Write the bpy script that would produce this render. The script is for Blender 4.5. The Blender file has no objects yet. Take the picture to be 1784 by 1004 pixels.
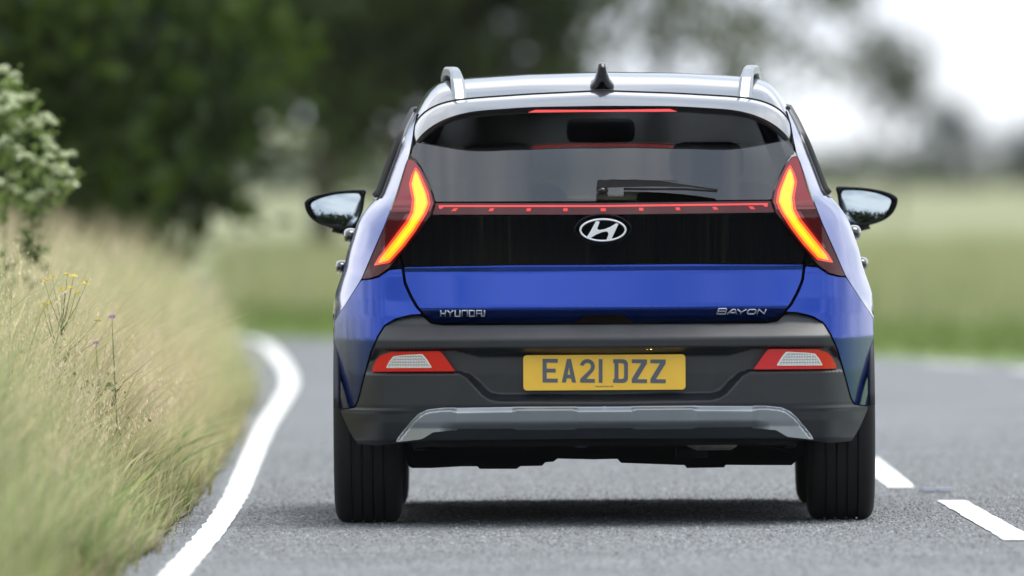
import bpy, bmesh, math, random
import numpy as np
from mathutils import Vector, Matrix, noise as mnoise
from mathutils.geometry import delaunay_2d_cdt

R = math.radians
rng = np.random.default_rng(7)
random.seed(7)
sc = bpy.context.scene
col = sc.collection

# ------------------------------------------------------------------ camera
F = 28217.0                 # focal length in photograph pixels (1784 wide)
CAM_H = 1.157
HORIZON = 290.0
ROLL = R(0.36)
cam_d = bpy.data.cameras.new('camera')
cam = bpy.data.objects.new('camera', cam_d)
col.objects.link(cam)
sc.camera = cam
cam_d.sensor_width = 36.0
cam_d.lens = F / 1784.0 * 36.0
cam_d.clip_start = 1.0
cam_d.clip_end = 9000.0
cam_d.dof.use_dof = True
cam_d.dof.focus_distance = 52.6
cam_d.dof.aperture_fstop = 3.9
pitch = math.atan((502.0 - HORIZON) / F)
fwd = Vector((0, math.cos(pitch), -math.sin(pitch)))
r0 = Vector((1, 0, 0)); u0 = r0.cross(fwd)
rt = (r0 * math.cos(ROLL) - u0 * math.sin(ROLL)).normalized()
up = (u0 * math.cos(ROLL) + r0 * math.sin(ROLL)).normalized()
CAM_P = Vector((0, 0, CAM_H))
M = Matrix.Identity(4)
for i in range(3):
    M[i][0] = rt[i]; M[i][1] = up[i]; M[i][2] = -fwd[i]; M[i][3] = CAM_P[i]
cam.matrix_world = M

# ------------------------------------------------------------------ world
SUN_EL, SUN_AZ = R(62), R(32)      # azimuth measured clockwise from +Y
wd = bpy.data.worlds.new('World'); sc.world = wd; wd.use_nodes = True
nt = wd.node_tree; nt.nodes.clear()
wo = nt.nodes.new('ShaderNodeOutputWorld'); bg = nt.nodes.new('ShaderNodeBackground')
sky = nt.nodes.new('ShaderNodeTexSky'); sky.sky_type = 'NISHITA'; sky.sun_disc = False
sky.sun_elevation = SUN_EL; sky.sun_rotation = SUN_AZ; sky.altitude = 100; sky.dust_density = 2.0
tc = nt.nodes.new('ShaderNodeTexCoord'); mp = nt.nodes.new('ShaderNodeMapping')
mp.inputs['Scale'].default_value = (1.0, 1.0, 2.6)
nz = nt.nodes.new('ShaderNodeTexNoise'); nz.inputs['Scale'].default_value = 2.9
nz.inputs['Detail'].default_value = 7; nz.inputs['Roughness'].default_value = 0.58
nz.inputs['Distortion'].default_value = 0.6
rp = nt.nodes.new('ShaderNodeValToRGB')           # cloud tone: grey bases to white tops
rp.color_ramp.elements[0].position = 0.36; rp.color_ramp.elements[0].color = (4.0, 4.65, 5.7, 1)
rp.color_ramp.elements[1].position = 0.62; rp.color_ramp.elements[1].color = (9.0, 9.1, 9.3, 1)
rc = nt.nodes.new('ShaderNodeValToRGB')           # cloud cover, mostly closed
rc.color_ramp.elements[0].position = 0.30; rc.color_ramp.elements[0].color = (0.93, 0.93, 0.93, 1)
rc.color_ramp.elements[1].position = 0.55; rc.color_ramp.elements[1].color = (1, 1, 1, 1)
mx = nt.nodes.new('ShaderNodeMix'); mx.data_type = 'RGBA'
L = nt.links.new
L(tc.outputs['Generated'], mp.inputs['Vector']); L(mp.outputs['Vector'], nz.inputs['Vector'])
L(nz.outputs['Fac'], rp.inputs['Fac']); L(nz.outputs['Fac'], rc.inputs['Fac'])
L(rc.outputs['Color'], mx.inputs['Factor']); L(sky.outputs['Color'], mx.inputs['A']); L(rp.outputs['Color'], mx.inputs['B'])
L(mx.outputs['Result'], bg.inputs['Color']); bg.inputs['Strength'].default_value = 0.10
L(bg.outputs['Background'], wo.inputs['Surface'])

sun_d = bpy.data.lights.new('sun', 'SUN'); sun = bpy.data.objects.new('sun', sun_d); col.objects.link(sun)
sun_d.energy = 2.3; sun_d.angle = R(40); sun_d.color = (1.0, 0.975, 0.94)
sdir = Vector((math.sin(SUN_AZ) * math.cos(SUN_EL), math.cos(SUN_AZ) * math.cos(SUN_EL), math.sin(SUN_EL)))
sun.rotation_euler = sdir.to_track_quat('Z', 'Y').to_euler()

sc.view_settings.view_transform = 'Standard'; sc.view_settings.look = 'None'
sc.view_settings.exposure = 0.78; sc.view_settings.gamma = 1.0
sc.render.engine = 'CYCLES'
cy = sc.cycles
cy.use_denoising = True
cy.max_bounces = 8; cy.diffuse_bounces = 3; cy.glossy_bounces = 4; cy.transmission_bounces = 4; cy.transparent_max_bounces = 16
cy.sample_clamp_indirect = 6.0
cy.caustics_reflective = False; cy.caustics_refractive = False

# ------------------------------------------------------------------ materials
MT = {}
def mat(name, color, rough=0.5, metal=0.0, coat=0.0, coat_rough=0.03, spec=0.5, emit=None, estr=0.0,
        nscale=None, namt=0.0, bump=0.0, bscale=200.0):
    m = bpy.data.materials.new(name); m.use_nodes = True
    n = m.node_tree; b = n.nodes['Principled BSDF']
    b.inputs['Base Color'].default_value = (*color, 1)
    b.inputs['Roughness'].default_value = rough
    b.inputs['Metallic'].default_value = metal
    b.inputs['Coat Weight'].default_value = coat
    b.inputs['Coat Roughness'].default_value = coat_rough
    b.inputs['Specular IOR Level'].default_value = spec
    if emit:
        b.inputs['Emission Color'].default_value = (*emit, 1); b.inputs['Emission Strength'].default_value = estr
    if nscale or bump:
        t = n.nodes.new('ShaderNodeTexCoord')
    if nscale:
        nn = n.nodes.new('ShaderNodeTexNoise'); nn.inputs['Scale'].default_value = nscale; nn.inputs['Detail'].default_value = 5
        cr = n.nodes.new('ShaderNodeValToRGB')
        lo = [max(0, c * (1 - namt)) for c in color]; hi = [min(1, c * (1 + namt)) for c in color]
        cr.color_ramp.elements[0].position = 0.3; cr.color_ramp.elements[0].color = (*lo, 1)
        cr.color_ramp.elements[1].position = 0.7; cr.color_ramp.elements[1].color = (*hi, 1)
        n.links.new(t.outputs['Object'], nn.inputs['Vector']); n.links.new(nn.outputs['Fac'], cr.inputs['Fac'])
        n.links.new(cr.outputs['Color'], b.inputs['Base Color'])
    if bump:
        bn = n.nodes.new('ShaderNodeTexNoise'); bn.inputs['Scale'].default_value = bscale; bn.inputs['Detail'].default_value = 2
        bp = n.nodes.new('ShaderNodeBump'); bp.inputs['Strength'].default_value = bump; bp.inputs['Distance'].default_value = 0.001
        n.links.new(t.outputs['Object'], bn.inputs['Vector']); n.links.new(bn.outputs['Fac'], bp.inputs['Height'])
        n.links.new(bp.outputs['Normal'], b.inputs['Normal'])
    MT[name] = m
    return m

mat('blue_paint', (0.002, 0.040, 0.33), 0.17, 0.85, 0.65, 0.03)
MT['blue_paint'].node_tree.nodes['Principled BSDF'].inputs['Coat IOR'].default_value = 1.5
mat('roof_paint', (0.006, 0.007, 0.009), 0.30, 0.0, 1.0, 0.02)
mat('gloss_black', (0.003, 0.003, 0.004), 0.03, 0.0, 0.0, spec=0.22)
mat('plastic', (0.011, 0.014, 0.019), 0.42, bump=0.25, bscale=900, nscale=14, namt=0.3, spec=0.7)
mat('black_plastic', (0.008, 0.008, 0.009), 0.5)
mat('void_black', (0.004, 0.004, 0.004), 0.9)
mat('lip_plastic', (0.012, 0.012, 0.014), 0.25)
mat('silver', (0.40, 0.43, 0.46), 0.28, 0.75, nscale=8, namt=0.06)
mat('rail_silver', (0.27, 0.30, 0.33), 0.32, 0.7)
mat('chrome', (0.93, 0.95, 0.98), 0.36, 1.0)
mat('letter_chrome', (0.80, 0.82, 0.86), 0.3, 0.35)
mat('mirror', (0.42, 0.49, 0.54), 0.015, 1.0)
mat('rubber', (0.006, 0.0055, 0.0055), 0.8, bump=0.3, bscale=400, nscale=14, namt=0.35)
mat('alloy', (0.45, 0.46, 0.48), 0.3, 0.9)
mat('lens_red', (0.22, 0.006, 0.010), 0.05, 0.0, 1.0, 0.01)
mat('lens_dark', (0.075, 0.002, 0.003), 0.3, 0.0, 0.7, 0.01, spec=0.1)
mat('red_guide', (0.5, 0.02, 0.01), 0.2, 0.0, 1.0, 0.02, emit=(1.0, 0.07, 0.02), estr=0.55)
mat('amber_rim', (0.7, 0.2, 0.01), 0.2, 0.0, 1.0, 0.02, emit=(1.0, 0.34, 0.004), estr=0.85)
mat('red_strip_lit', (0.45, 0.03, 0.03), 0.15, 0.0, 0.6, 0.02, emit=(1.0, 0.06, 0.06), estr=0.42)
mat('red_dot', (0.4, 0.02, 0.02), 0.15, 0.0, 0.6, 0.02, emit=(1.0, 0.035, 0.03), estr=0.40)
mat('red_strip', (0.10, 0.006, 0.010), 0.08, 0.0, 0.8, 0.01, spec=0.2)
mat('brake_red', (0.55, 0.02, 0.02), 0.15, 0.0, 1.0, 0.02, emit=(1.0, 0.05, 0.05), estr=0.45)
mat('reflector_red', (0.48, 0.004, 0.008), 0.12, 0.0, 1.0, 0.02, emit=(1.0, 0.01, 0.01), estr=0.08)  # reflector plastic with a faint glow added to its red
mat('lamp_clear', (0.55, 0.55, 0.54), 0.18, 0.5, 1.0, 0.02)
mat('plate_yellow', (1.0, 0.60, 0.060), 0.38, nscale=9, namt=0.05)
mat('plate_ink', (0.10, 0.12, 0.15), 0.4)
mat('plate_lamp', (0.8, 0.6, 0.3), 0.4, emit=(1.0, 0.50, 0.15), estr=14.0)
mat('steel', (0.42, 0.40, 0.37), 0.5, 0.4, nscale=30, namt=0.3)
mat('stud_glass', (0.66, 0.70, 0.80), 0.5)
mat('stud_housing', (0.16, 0.16, 0.165), 0.8, nscale=40, namt=0.3)
mat('seat_fabric', (0.018, 0.018, 0.020), 0.9)
mat('tow_blue', (0.02, 0.04, 0.07), 0.4)

# glowing tail light element: amber glow that deepens to orange toward the lower tip
m = bpy.data.materials.new('amber_glow'); m.use_nodes = True
n = m.node_tree; b = n.nodes['Principled BSDF']
b.inputs['Base Color'].default_value = (0.8, 0.35, 0.02, 1); b.inputs['Roughness'].default_value = 0.2
b.inputs['Coat Weight'].default_value = 1.0
t = n.nodes.new('ShaderNodeTexCoord'); sx = n.nodes.new('ShaderNodeSeparateXYZ'); cr = n.nodes.new('ShaderNodeValToRGB')
mr = n.nodes.new('ShaderNodeMapRange'); mr.inputs['From Min'].default_value = 0.83; mr.inputs['From Max'].default_value = 1.15
cr.color_ramp.elements[0].position = 0.0; cr.color_ramp.elements[0].color = (1.0, 0.22, 0.0, 1)
cr.color_ramp.elements[1].position = 0.5; cr.color_ramp.elements[1].color = (1.0, 0.66, 0.004, 1)
n.links.new(t.outputs['Object'], sx.inputs['Vector']); n.links.new(sx.outputs['Z'], mr.inputs['Value'])
n.links.new(mr.outputs['Result'], cr.inputs['Fac']); n.links.new(cr.outputs['Color'], b.inputs['Emission Color'])
b.inputs['Emission Strength'].default_value = 0.95
MT['amber_glow'] = m

def glass(name, tint, ior=1.5):
    m = bpy.data.materials.new(name); m.use_nodes = True
    n = m.node_tree; n.nodes.clear()
    o = n.nodes.new('ShaderNodeOutputMaterial'); mi = n.nodes.new('ShaderNodeMixShader')
    tr = n.nodes.new('ShaderNodeBsdfTransparent'); gl = n.nodes.new('ShaderNodeBsdfGlossy')
    lw = n.nodes.new('ShaderNodeLayerWeight'); lw.inputs['Blend'].default_value = 0.5      # facing: 0 head-on, 1 at grazing
    pw_ = n.nodes.new('ShaderNodeMath'); pw_.operation = 'POWER'; pw_.inputs[1].default_value = 5.0
    ma = n.nodes.new('ShaderNodeMath'); ma.operation = 'MULTIPLY_ADD'; f0 = ((ior - 1) / (ior + 1)) ** 2
    ma.inputs[1].default_value = 1 - f0; ma.inputs[2].default_value = f0
    tr.inputs['Color'].default_value = (*tint, 1); gl.inputs['Roughness'].default_value = 0.005
    gl.inputs['Color'].default_value = (1, 1, 1, 1)
    n.links.new(lw.outputs['Facing'], pw_.inputs[0]); n.links.new(pw_.outputs[0], ma.inputs[0])
    n.links.new(ma.outputs[0], mi.inputs['Fac']); n.links.new(tr.outputs['BSDF'], mi.inputs[1]); n.links.new(gl.outputs['BSDF'], mi.inputs[2])
    n.links.new(mi.outputs['Shader'], o.inputs['Surface'])
    MT[name] = m
glass('rear_glass', (0.075, 0.075, 0.08), 2.1)
glass('side_glass', (0.12, 0.13, 0.13), 1.55)
glass('screen_glass', (0.70, 0.74, 0.72), 1.45)

# ------------------------------------------------------------------ object helpers
def tag(o, label=None, cat=None, group=None, kind=None):
    if label: o['label'] = label
    if cat: o['category'] = cat
    if group: o['group'] = group
    if kind: o['kind'] = kind
    return o

def link(name, me, material, parent=None):
    o = bpy.data.objects.new(name, me); col.objects.link(o)
    if material is not None and not me.materials:
        me.materials.append(MT[material] if isinstance(material, str) else material)
    if parent is not None: o.parent = parent
    return o

def empty(name, loc=(0, 0, 0), parent=None):
    o = bpy.data.objects.new(name, None); col.objects.link(o); o.location = loc
    o.empty_display_size = 0.2
    if parent is not None: o.parent = parent
    return o

def mesh(name, verts, faces, smooth=False):
    me = bpy.data.meshes.new(name)
    me.from_pydata([tuple(v) for v in verts], [], [tuple(f) for f in faces])
    me.update()
    if smooth: me.polygons.foreach_set('use_smooth', [True] * len(me.polygons))
    return me

def fix_normals(me):
    bm = bmesh.new(); bm.from_mesh(me); bmesh.ops.recalc_face_normals(bm, faces=bm.faces[:]); bm.to_mesh(me); bm.free()
    return me

def grid_mesh(name, P, smooth=True):
    """P: rows x cols x 3"""
    P = np.asarray(P, float); a, c = P.shape[:2]
    f = [(i * c + j, i * c + j + 1, (i + 1) * c + j + 1, (i + 1) * c + j) for i in range(a - 1) for j in range(c - 1)]
    return mesh(name, P.reshape(-1, 3), f, smooth)

def tube(path, rad, seg=8, closed=False):
    """verts, faces of a tube along a path; rad scalar or list"""
    path = [Vector(p) for p in path]; n = len(path)
    rad = [rad] * n if not hasattr(rad, '__len__') else rad
    V, Fc = [], []
    prev = None
    for i, p in enumerate(path):
        a = path[(i - 1) % n] if (closed or i > 0) else p
        b_ = path[(i + 1) % n] if (closed or i < n - 1) else p
        d = (b_ - a).normalized()
        ref = prev if prev is not None else (Vector((0, 0, 1)) if abs(d.z) < 0.9 else Vector((1, 0, 0)))
        s = d.cross(ref); s = s.normalized() if s.length > 1e-6 else d.orthogonal().normalized()
        q = s.cross(d).normalized(); prev = q
        for k in range(seg):
            an = 2 * math.pi * k / seg
            V.append(p + (s * math.cos(an) + q * math.sin(an)) * rad[i])
    m_ = n if closed else n - 1
    for i in range(m_):
        for k in range(seg):
            i2 = (i + 1) % n
            Fc.append((i * seg + k, i * seg + (k + 1) % seg, i2 * seg + (k + 1) % seg, i2 * seg + k))
    if not closed:
        Fc.append(tuple(range(seg))[::-1]); Fc.append(tuple((n - 1) * seg + k for k in range(seg)))
    return V, Fc

class MB:
    def __init__(s): s.v = []; s.f = []
    def add(s, V, Fc):
        o = len(s.v); s.v += [tuple(v) for v in V]; s.f += [tuple(i + o for i in f) for f in Fc]; return s
    def box(s, lo, hi):
        (a, b_, c), (d, e, f) = lo, hi
        V = [(a, b_, c), (d, b_, c), (d, e, c), (a, e, c), (a, b_, f), (d, b_, f), (d, e, f), (a, e, f)]
        return s.add(V, [(0, 3, 2, 1), (4, 5, 6, 7), (0, 1, 5, 4), (1, 2, 6, 5), (2, 3, 7, 6), (3, 0, 4, 7)])
    def tube(s, path, rad, seg=8, closed=False): return s.add(*tube(path, rad, seg, closed))
    def build(s, name, material, parent=None, smooth=True):
        me = mesh(name, s.v, s.f, smooth)
        return link(name, me, material, parent)

def rounded_box(name, lo, hi, rad, material, parent, seg=3):
    bm = bmesh.new(); bmesh.ops.create_cube(bm, size=1)
    for v in bm.verts:
        for i in range(3): v.co[i] = lo[i] if v.co[i] < 0 else hi[i]
    bmesh.ops.bevel(bm, geom=bm.edges[:], offset=rad, segments=seg, profile=0.5, affect='EDGES')
    me = bpy.data.meshes.new(name); bm.to_mesh(me); bm.free()
    me.polygons.foreach_set('use_smooth', [True] * len(me.polygons))
    return link(name, me, material, parent)

# ------------------------------------------------------------------ car frame and picture rays
CAR_D = 52.0
YAW = R(-0.16)
def ray(px, py): return fwd + rt * ((px - 892.0) / F) + up * ((502.0 - py) / F)
d_ = ray(1053, 648.5); CAR_X = (CAM_P + d_ * (CAR_D / d_.y)).x
CARM = Matrix.Translation((CAR_X, CAR_D, 0)) @ Matrix.Rotation(YAW, 4, 'Z')
CARI = CARM.inverted()
o_l = CARI @ CAM_P
def at(px, py, y):
    """point of the car (own axes) seen at a place of the photograph, y metres ahead of the rear bumper"""
    d = CARI.to_3x3() @ ray(px, py); t_ = (y - o_l.y) / d.y
    return o_l + d * t_
def ground_at(px, d):                      # world X at distance d
    r_ = ray(px, HORIZON + F * CAM_H / d); return (CAM_P + r_ * (d / r_.y)).x

car = empty('hatchback_car'); car.matrix_world = CARM
tag(car, 'blue hatchback with black roof and dark plastic bumper driving away on the road', 'car')

def zpx(py, y=0.05): return at(1051, py, y).z
def smooth_table(tb, zs, w=0.004):
    zk = np.array([a for a, _ in tb]); yk = np.array([b_ for _, b_ in tb])
    o = np.argsort(zk); zk, yk = zk[o], yk[o]
    if w >= 0.01:                          # soft barrel: raised-cosine window
        ks = np.linspace(-1, 1, 17); wt = 1 + np.cos(math.pi * ks); wt /= wt.sum()
        return sum(q * np.interp(zs + k * w, zk, yk) for k, q in zip(ks, wt))
    return sum(np.interp(zs + k * w, zk, yk) for k in (-1, -0.5, 0, 0.5, 1)) / 5.0

# centre profile of the tail: (row of the photograph, depth)
TAIL = [(zpx(p), y) for p, y in [(590, .090), (565, .075), (538, .030), (534, .030), (478, .080), (474, .084), (463, .081), (461, .084),
                                  (375, .086), (353, .092), (350, .102), (200, .33), (150, .405)]]
QUART = [(zpx(p), y) for p, y in [(790, .10), (714, .045), (650, .022), (590, .018), (550, .030), (520, .047), (478, .078), (462, .082), (375, .086), (353, .092), (350, .102), (200, .33), (150, .405)]]
BUMP = [(zpx(p), y) for p, y in [(800, .17), (778, .115), (766, .060), (735, .022), (705, .002), (651, -.004), (608, -.004), (605, -.020), (591, -.022), (588, -.019),
                                  (563, .034), (540, .06)]]
def B(x):
    a = np.abs(x)
    return 0.15 * (a / 0.78) ** 2.4 + 0.25 * np.maximum(0, (a - 0.70) / 0.17) ** 2
def S_tail(x, z): return smooth_table(TAIL, z) + B(x)
def S_quart(x, z): return smooth_table(QUART, z, 0.012) + B(x)

def on(px, py, S):
    y = 0.1
    for _ in range(7):
        p = at(px, py, y); y = float(S(np.array([p.x]), np.array([p.z]))[0])
    return Vector((p.x, y, p.z))

def dens(pts, step=0.02):
    out = []
    for i in range(len(pts)):
        a = np.array(pts[i]); b_ = np.array(pts[(i + 1) % len(pts)])
        k = max(1, int(np.ceil(np.linalg.norm(b_ - a) / step)))
        out += [tuple(a + (b_ - a) * j / k) for j in range(k)]
    return out
def chaikin(pts, n=2):
    for _ in range(n):
        o = []
        for i in range(len(pts)):
            a = np.array(pts[i]); b_ = np.array(pts[(i + 1) % len(pts)])
            o += [tuple(a * .75 + b_ * .25), tuple(a * .25 + b_ * .75)]
        pts = o
    return pts
def poly_sd(poly, x, z):
    """signed distance, positive inside"""
    P = np.array(poly); Q = np.roll(P, -1, 0)
    d = np.full(x.shape, 1e9); ins = np.zeros(x.shape, bool)
    for a, b_ in zip(P, Q):
        e = b_ - a; L2 = max(1e-12, (e ** 2).sum())
        t_ = np.clip(((x - a[0]) * e[0] + (z - a[1]) * e[1]) / L2, 0, 1)
        d = np.minimum(d, np.hypot(x - a[0] - t_ * e[0], z - a[1] - t_ * e[1]))
        if b_[1] != a[1]:
            c = ((a[1] > z) != (b_[1] > z)) & (x < (b_[0] - a[0]) * (z - a[1]) / (b_[1] - a[1]) + a[0])
            ins ^= c
    return np.where(ins, d, -d)

def loc(outline, S): return [(p.x, p.z) for p in (on(a, b_, S) for a, b_ in outline)]
def sym(left):           # left half outline (x<0), first and last on the centre line
    l = [(min(a, 0.0), b_) for a, b_ in left]
    r_ = [(-a, b_) for a, b_ in l[::-1] if a < -1e-4]
    return l + r_
def flip(poly): return [(-a, b_) for a, b_ in poly][::-1]

def panel(name, poly, S, material, parent, off=0.0, rim=0.012, dx=0.03, dz=0.008, rnd=1, step=0.012, edge=0.0):
    """sheet with a returned rim, lying on the depth surface S and standing off (towards the rear) by off"""
    pts = chaikin(dens(poly, step), rnd) if rnd else dens(poly, step)
    P = np.array(pts); x0, z0 = P.min(0); x1, z1 = P.max(0)
    gx = np.arange(x0 + dx / 2, x1, dx); gz = np.arange(z0 + dz / 2, z1, dz)
    GX, GZ = np.meshgrid(gx, gz); GX = GX + (np.arange(len(gz)) % 2)[:, None] * dx * 0.5
    gxf, gzf = GX.ravel(), GZ.ravel()
    sd = poly_sd(pts, gxf, gzf); k = sd > min(dx, dz) * 0.35
    allp = [Vector(p) for p in pts] + [Vector((a, b_)) for a, b_ in zip(gxf[k], gzf[k])]
    nb = len(pts)
    ov, oe, of, iv, _, _ = delaunay_2d_cdt(allp, [], [list(range(nb))], 1, 1e-7)
    X = np.array([v[0] for v in ov]); Z = np.array([v[1] for v in ov])
    def Y(x, z):
        y = S(x, z) - off
        if edge: y = y + edge * np.exp(-np.maximum(0, poly_sd(pts, x, z)) / 0.004)
        return y
    Yv = Y(X, Z); e = 0.0015
    Nx = (S(X + e, Z) - S(X - e, Z)) / (2 * e); Nz = (S(X, Z + e) - S(X, Z - e)) / (2 * e)
    N = np.stack([Nx, -np.ones_like(Nx), Nz], 1); N /= np.linalg.norm(N, axis=1)[:, None]
    V = [tuple(v) for v in zip(X, Yv, Z)]
    Fc = []
    for f in of:
        a, b_, c = (np.array(V[i]) for i in f[:3])
        nn = np.cross(b_ - a, c - a)
        Fc.append(tuple(f) if nn[1] < 0 else tuple(f[::-1]))
    nfront = len(Fc)
    cnt = {}
    for f in Fc:
        for i in range(len(f)):
            a, b_ = f[i], f[(i + 1) % len(f)]
            if (b_, a) in cnt: del cnt[(b_, a)]
            else: cnt[(a, b_)] = 1
    mp_ = {}
    def back(i):
        if i not in mp_:
            V.append((V[i][0], V[i][1] + rim, V[i][2])); mp_[i] = len(V) - 1
        return mp_[i]
    if rim:
        for (a, b_) in list(cnt): Fc.append((b_, a, back(a), back(b_)))
    me = mesh(name, V, Fc, True)
    nl = []
    for pi, p in enumerate(me.polygons):
        for vi in p.vertices:
            nl.append(tuple(N[vi]) if pi < nfront else tuple(p.normal))
    me.normals_split_custom_set(nl)
    return link(name, me, material, parent)

def pair(name, poly_left, S, material, parents, **kw):
    a = panel(name, poly_left, S, material, parents[0], **kw)
    b_ = panel(name, flip(poly_left), S, material, parents[1], **kw)
    return a, b_

# ---- outlines read off the photograph, left half
XC = [(735, 180), (727, 190), (720, 220), (718, 241), (712, 274), (707, 284), (690, 338), (669, 394), (648, 442), (629, 487), (606, 523), (582, 559), (581, 600), (584, 640), (588, 687), (594, 714), (600, 735)]
SIL = [(753, 149), (738, 166), (726, 187), (708, 220), (690, 263), (671, 314), (661, 341), (640, 362), (622, 389), (612, 420), (605, 440), (599, 469), (588, 500), (582, 517), (579.5, 544), (579, 595), (583, 640), (587, 687), (593, 716), (598, 735)]
sil_pts = [at(a, b_, 0.8) for a, b_ in SIL]
SZ = np.array([p.z for p in sil_pts])[::-1]; SX = np.array([-p.x for p in sil_pts])[::-1]
xc_pts = [on(a, b_, S_quart) for a, b_ in XC]
CZ = np.array([p.z for p in xc_pts])[::-1]; CX = np.array([-p.x for p in xc_pts])[::-1]
_z = np.linspace(0.15, 1.50, 541); _k = np.hanning(19); _k /= _k.sum()
_w = np.convolve(np.pad(np.interp(_z, SZ, SX), 9, 'edge'), _k, 'valid')
def Wz(z): return np.interp(z, _z, _w)
def Xc(z): return np.minimum(np.interp(z, CZ, CX), Wz(z) - 0.003)

SH_GAP = [(696, 444), (702, 469), (706, 493), (715, 514), (727, 535), (739, 551), (751, 561), (769, 565)]

# ------------------------------------------------------------------ road, ground, markings
def noise_mat(name, cols, scale, rough=0.9, detail=8, bump=0.0, bscale=60, coord='Object', stretch=(1, 1, 1), bdist=0.01):
    m = bpy.data.materials.new(name); m.use_nodes = True
    n = m.node_tree; b = n.nodes['Principled BSDF']; b.inputs['Roughness'].default_value = rough
    b.inputs['Specular IOR Level'].default_value = 0.3
    t = n.nodes.new('ShaderNodeTexCoord'); mpn = n.nodes.new('ShaderNodeMapping'); mpn.inputs['Scale'].default_value = stretch
    n.links.new(t.outputs[coord], mpn.inputs['Vector'])
    nn = n.nodes.new('ShaderNodeTexNoise'); nn.inputs['Scale'].default_value = scale; nn.inputs['Detail'].default_value = detail
    n.links.new(mpn.outputs['Vector'], nn.inputs['Vector'])
    cr = n.nodes.new('ShaderNodeValToRGB'); e = cr.color_ramp.elements
    e[0].position = 0.3; e[0].color = (*cols[0], 1); e[1].position = 0.7; e[1].color = (*cols[-1], 1)
    for i, c in enumerate(cols[1:-1]):
        q = e.new(0.3 + 0.4 * (i + 1) / (len(cols) - 1)); q.color = (*c, 1)
    n.links.new(nn.outputs['Fac'], cr.inputs['Fac']); n.links.new(cr.outputs['Color'], b.inputs['Base Color'])
    if bump:
        bn = n.nodes.new('ShaderNodeTexNoise'); bn.inputs['Scale'].default_value = bscale; bn.inputs['Detail'].default_value = 3
        bp = n.nodes.new('ShaderNodeBump'); bp.inputs['Strength'].default_value = bump; bp.inputs['Distance'].default_value = bdist
        n.links.new(t.outputs[coord], bn.inputs['Vector']); n.links.new(bn.outputs['Fac'], bp.inputs['Height']); n.links.new(bp.outputs['Normal'], b.inputs['Normal'])
    MT[name] = m
    return m

# asphalt: chippings in a dark binder, worn patches
m = bpy.data.materials.new('asphalt'); m.use_nodes = True
n = m.node_tree; b = n.nodes['Principled BSDF']; b.inputs['Roughness'].default_value = 0.78
t = n.nodes.new('ShaderNodeTexCoord')
vo = n.nodes.new('ShaderNodeTexVoronoi'); vo.inputs['Scale'].default_value = 85; vo.inputs['Randomness'].default_value = 1
cr = n.nodes.new('ShaderNodeValToRGB'); e = cr.color_ramp.elements
e[0].position = 0.0; e[0].color = (0.062, 0.071, 0.078, 1); e[1].position = 1.0; e[1].color = (0.27, 0.285, 0.30, 1)
q = e.new(0.6); q.color = (0.115, 0.129, 0.139, 1)
sp = n.nodes.new('ShaderNodeSeparateColor')
n2 = n.nodes.new('ShaderNodeTexNoise'); n2.inputs['Scale'].default_value = 0.9; n2.inputs['Detail'].default_value = 6
mm = n.nodes.new('ShaderNodeMapRange'); mm.inputs['From Min'].default_value = 0.3; mm.inputs['From Max'].default_value = 0.7
mm.inputs['To Min'].default_value = 0.78; mm.inputs['To Max'].default_value = 1.15
mul = n.nodes.new('ShaderNodeMix'); mul.data_type = 'RGBA'; mul.blend_type = 'MULTIPLY'; mul.inputs['Factor'].default_value = 1
cmb = n.nodes.new('ShaderNodeCombineColor')
lk = n.links.new
lk(t.outputs['Object'], vo.inputs['Vector']); lk(vo.outputs['Color'], sp.inputs['Color']); lk(sp.outputs['Red'], cr.inputs['Fac'])
lk(t.outputs['Object'], n2.inputs['Vector']); lk(n2.outputs['Fac'], mm.inputs['Value'])
for ch in ('Red', 'Green', 'Blue'): lk(mm.outputs['Result'], cmb.inputs[ch])
lk(cr.outputs['Color'], mul.inputs['A']); lk(cmb.outputs['Color'], mul.inputs['B']); lk(mul.outputs['Result'], b.inputs['Base Color'])
bp = n.nodes.new('ShaderNodeBump'); bp.inputs['Strength'].default_value = 0.7; bp.inputs['Distance'].default_value = 0.004; bp.invert = True
lk(vo.outputs['Distance'], bp.inputs['Height']); lk(bp.outputs['Normal'], b.inputs['Normal'])
MT['asphalt'] = m

# worn road paint
m = bpy.data.materials.new('road_paint'); m.use_nodes = True
n = m.node_tree; b = n.nodes['Principled BSDF']; b.inputs['Roughness'].default_value = 0.7
t = n.nodes.new('ShaderNodeTexCoord'); nn = n.nodes.new('ShaderNodeTexNoise'); nn.inputs['Scale'].default_value = 26; nn.inputs['Detail'].default_value = 8
cr = n.nodes.new('ShaderNodeValToRGB'); e = cr.color_ramp.elements
e[0].position = 0.34; e[0].color = (0.30, 0.31, 0.31, 1); e[1].position = 0.45; e[1].color = (0.80, 0.81, 0.79, 1)
n.links.new(t.outputs['Object'], nn.inputs['Vector']); n.links.new(nn.outputs['Fac'], cr.inputs['Fac']); n.links.new(cr.outputs['Color'], b.inputs['Base Color'])
bp = n.nodes.new('ShaderNodeBump'); bp.inputs['Strength'].default_value = 0.4; bp.inputs['Distance'].default_value = 0.003
n.links.new(nn.outputs['Fac'], bp.inputs['Height']); n.links.new(bp.outputs['Normal'], b.inputs['Normal'])
MT['road_paint'] = m

noise_mat('field_crop', [(0.165, 0.190, 0.090), (0.20, 0.22, 0.11), (0.245, 0.25, 0.135)], 0.035, stretch=(1, 0.35, 1))
noise_mat('verge_soil', [(0.07, 0.075, 0.04), (0.12, 0.12, 0.065), (0.17, 0.15, 0.10)], 3.0, bump=0.6, bscale=20)
noise_mat('mown_grass', [(0.09, 0.15, 0.03), (0.12, 0.19, 0.04), (0.16, 0.21, 0.06)], 0.6)

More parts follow.
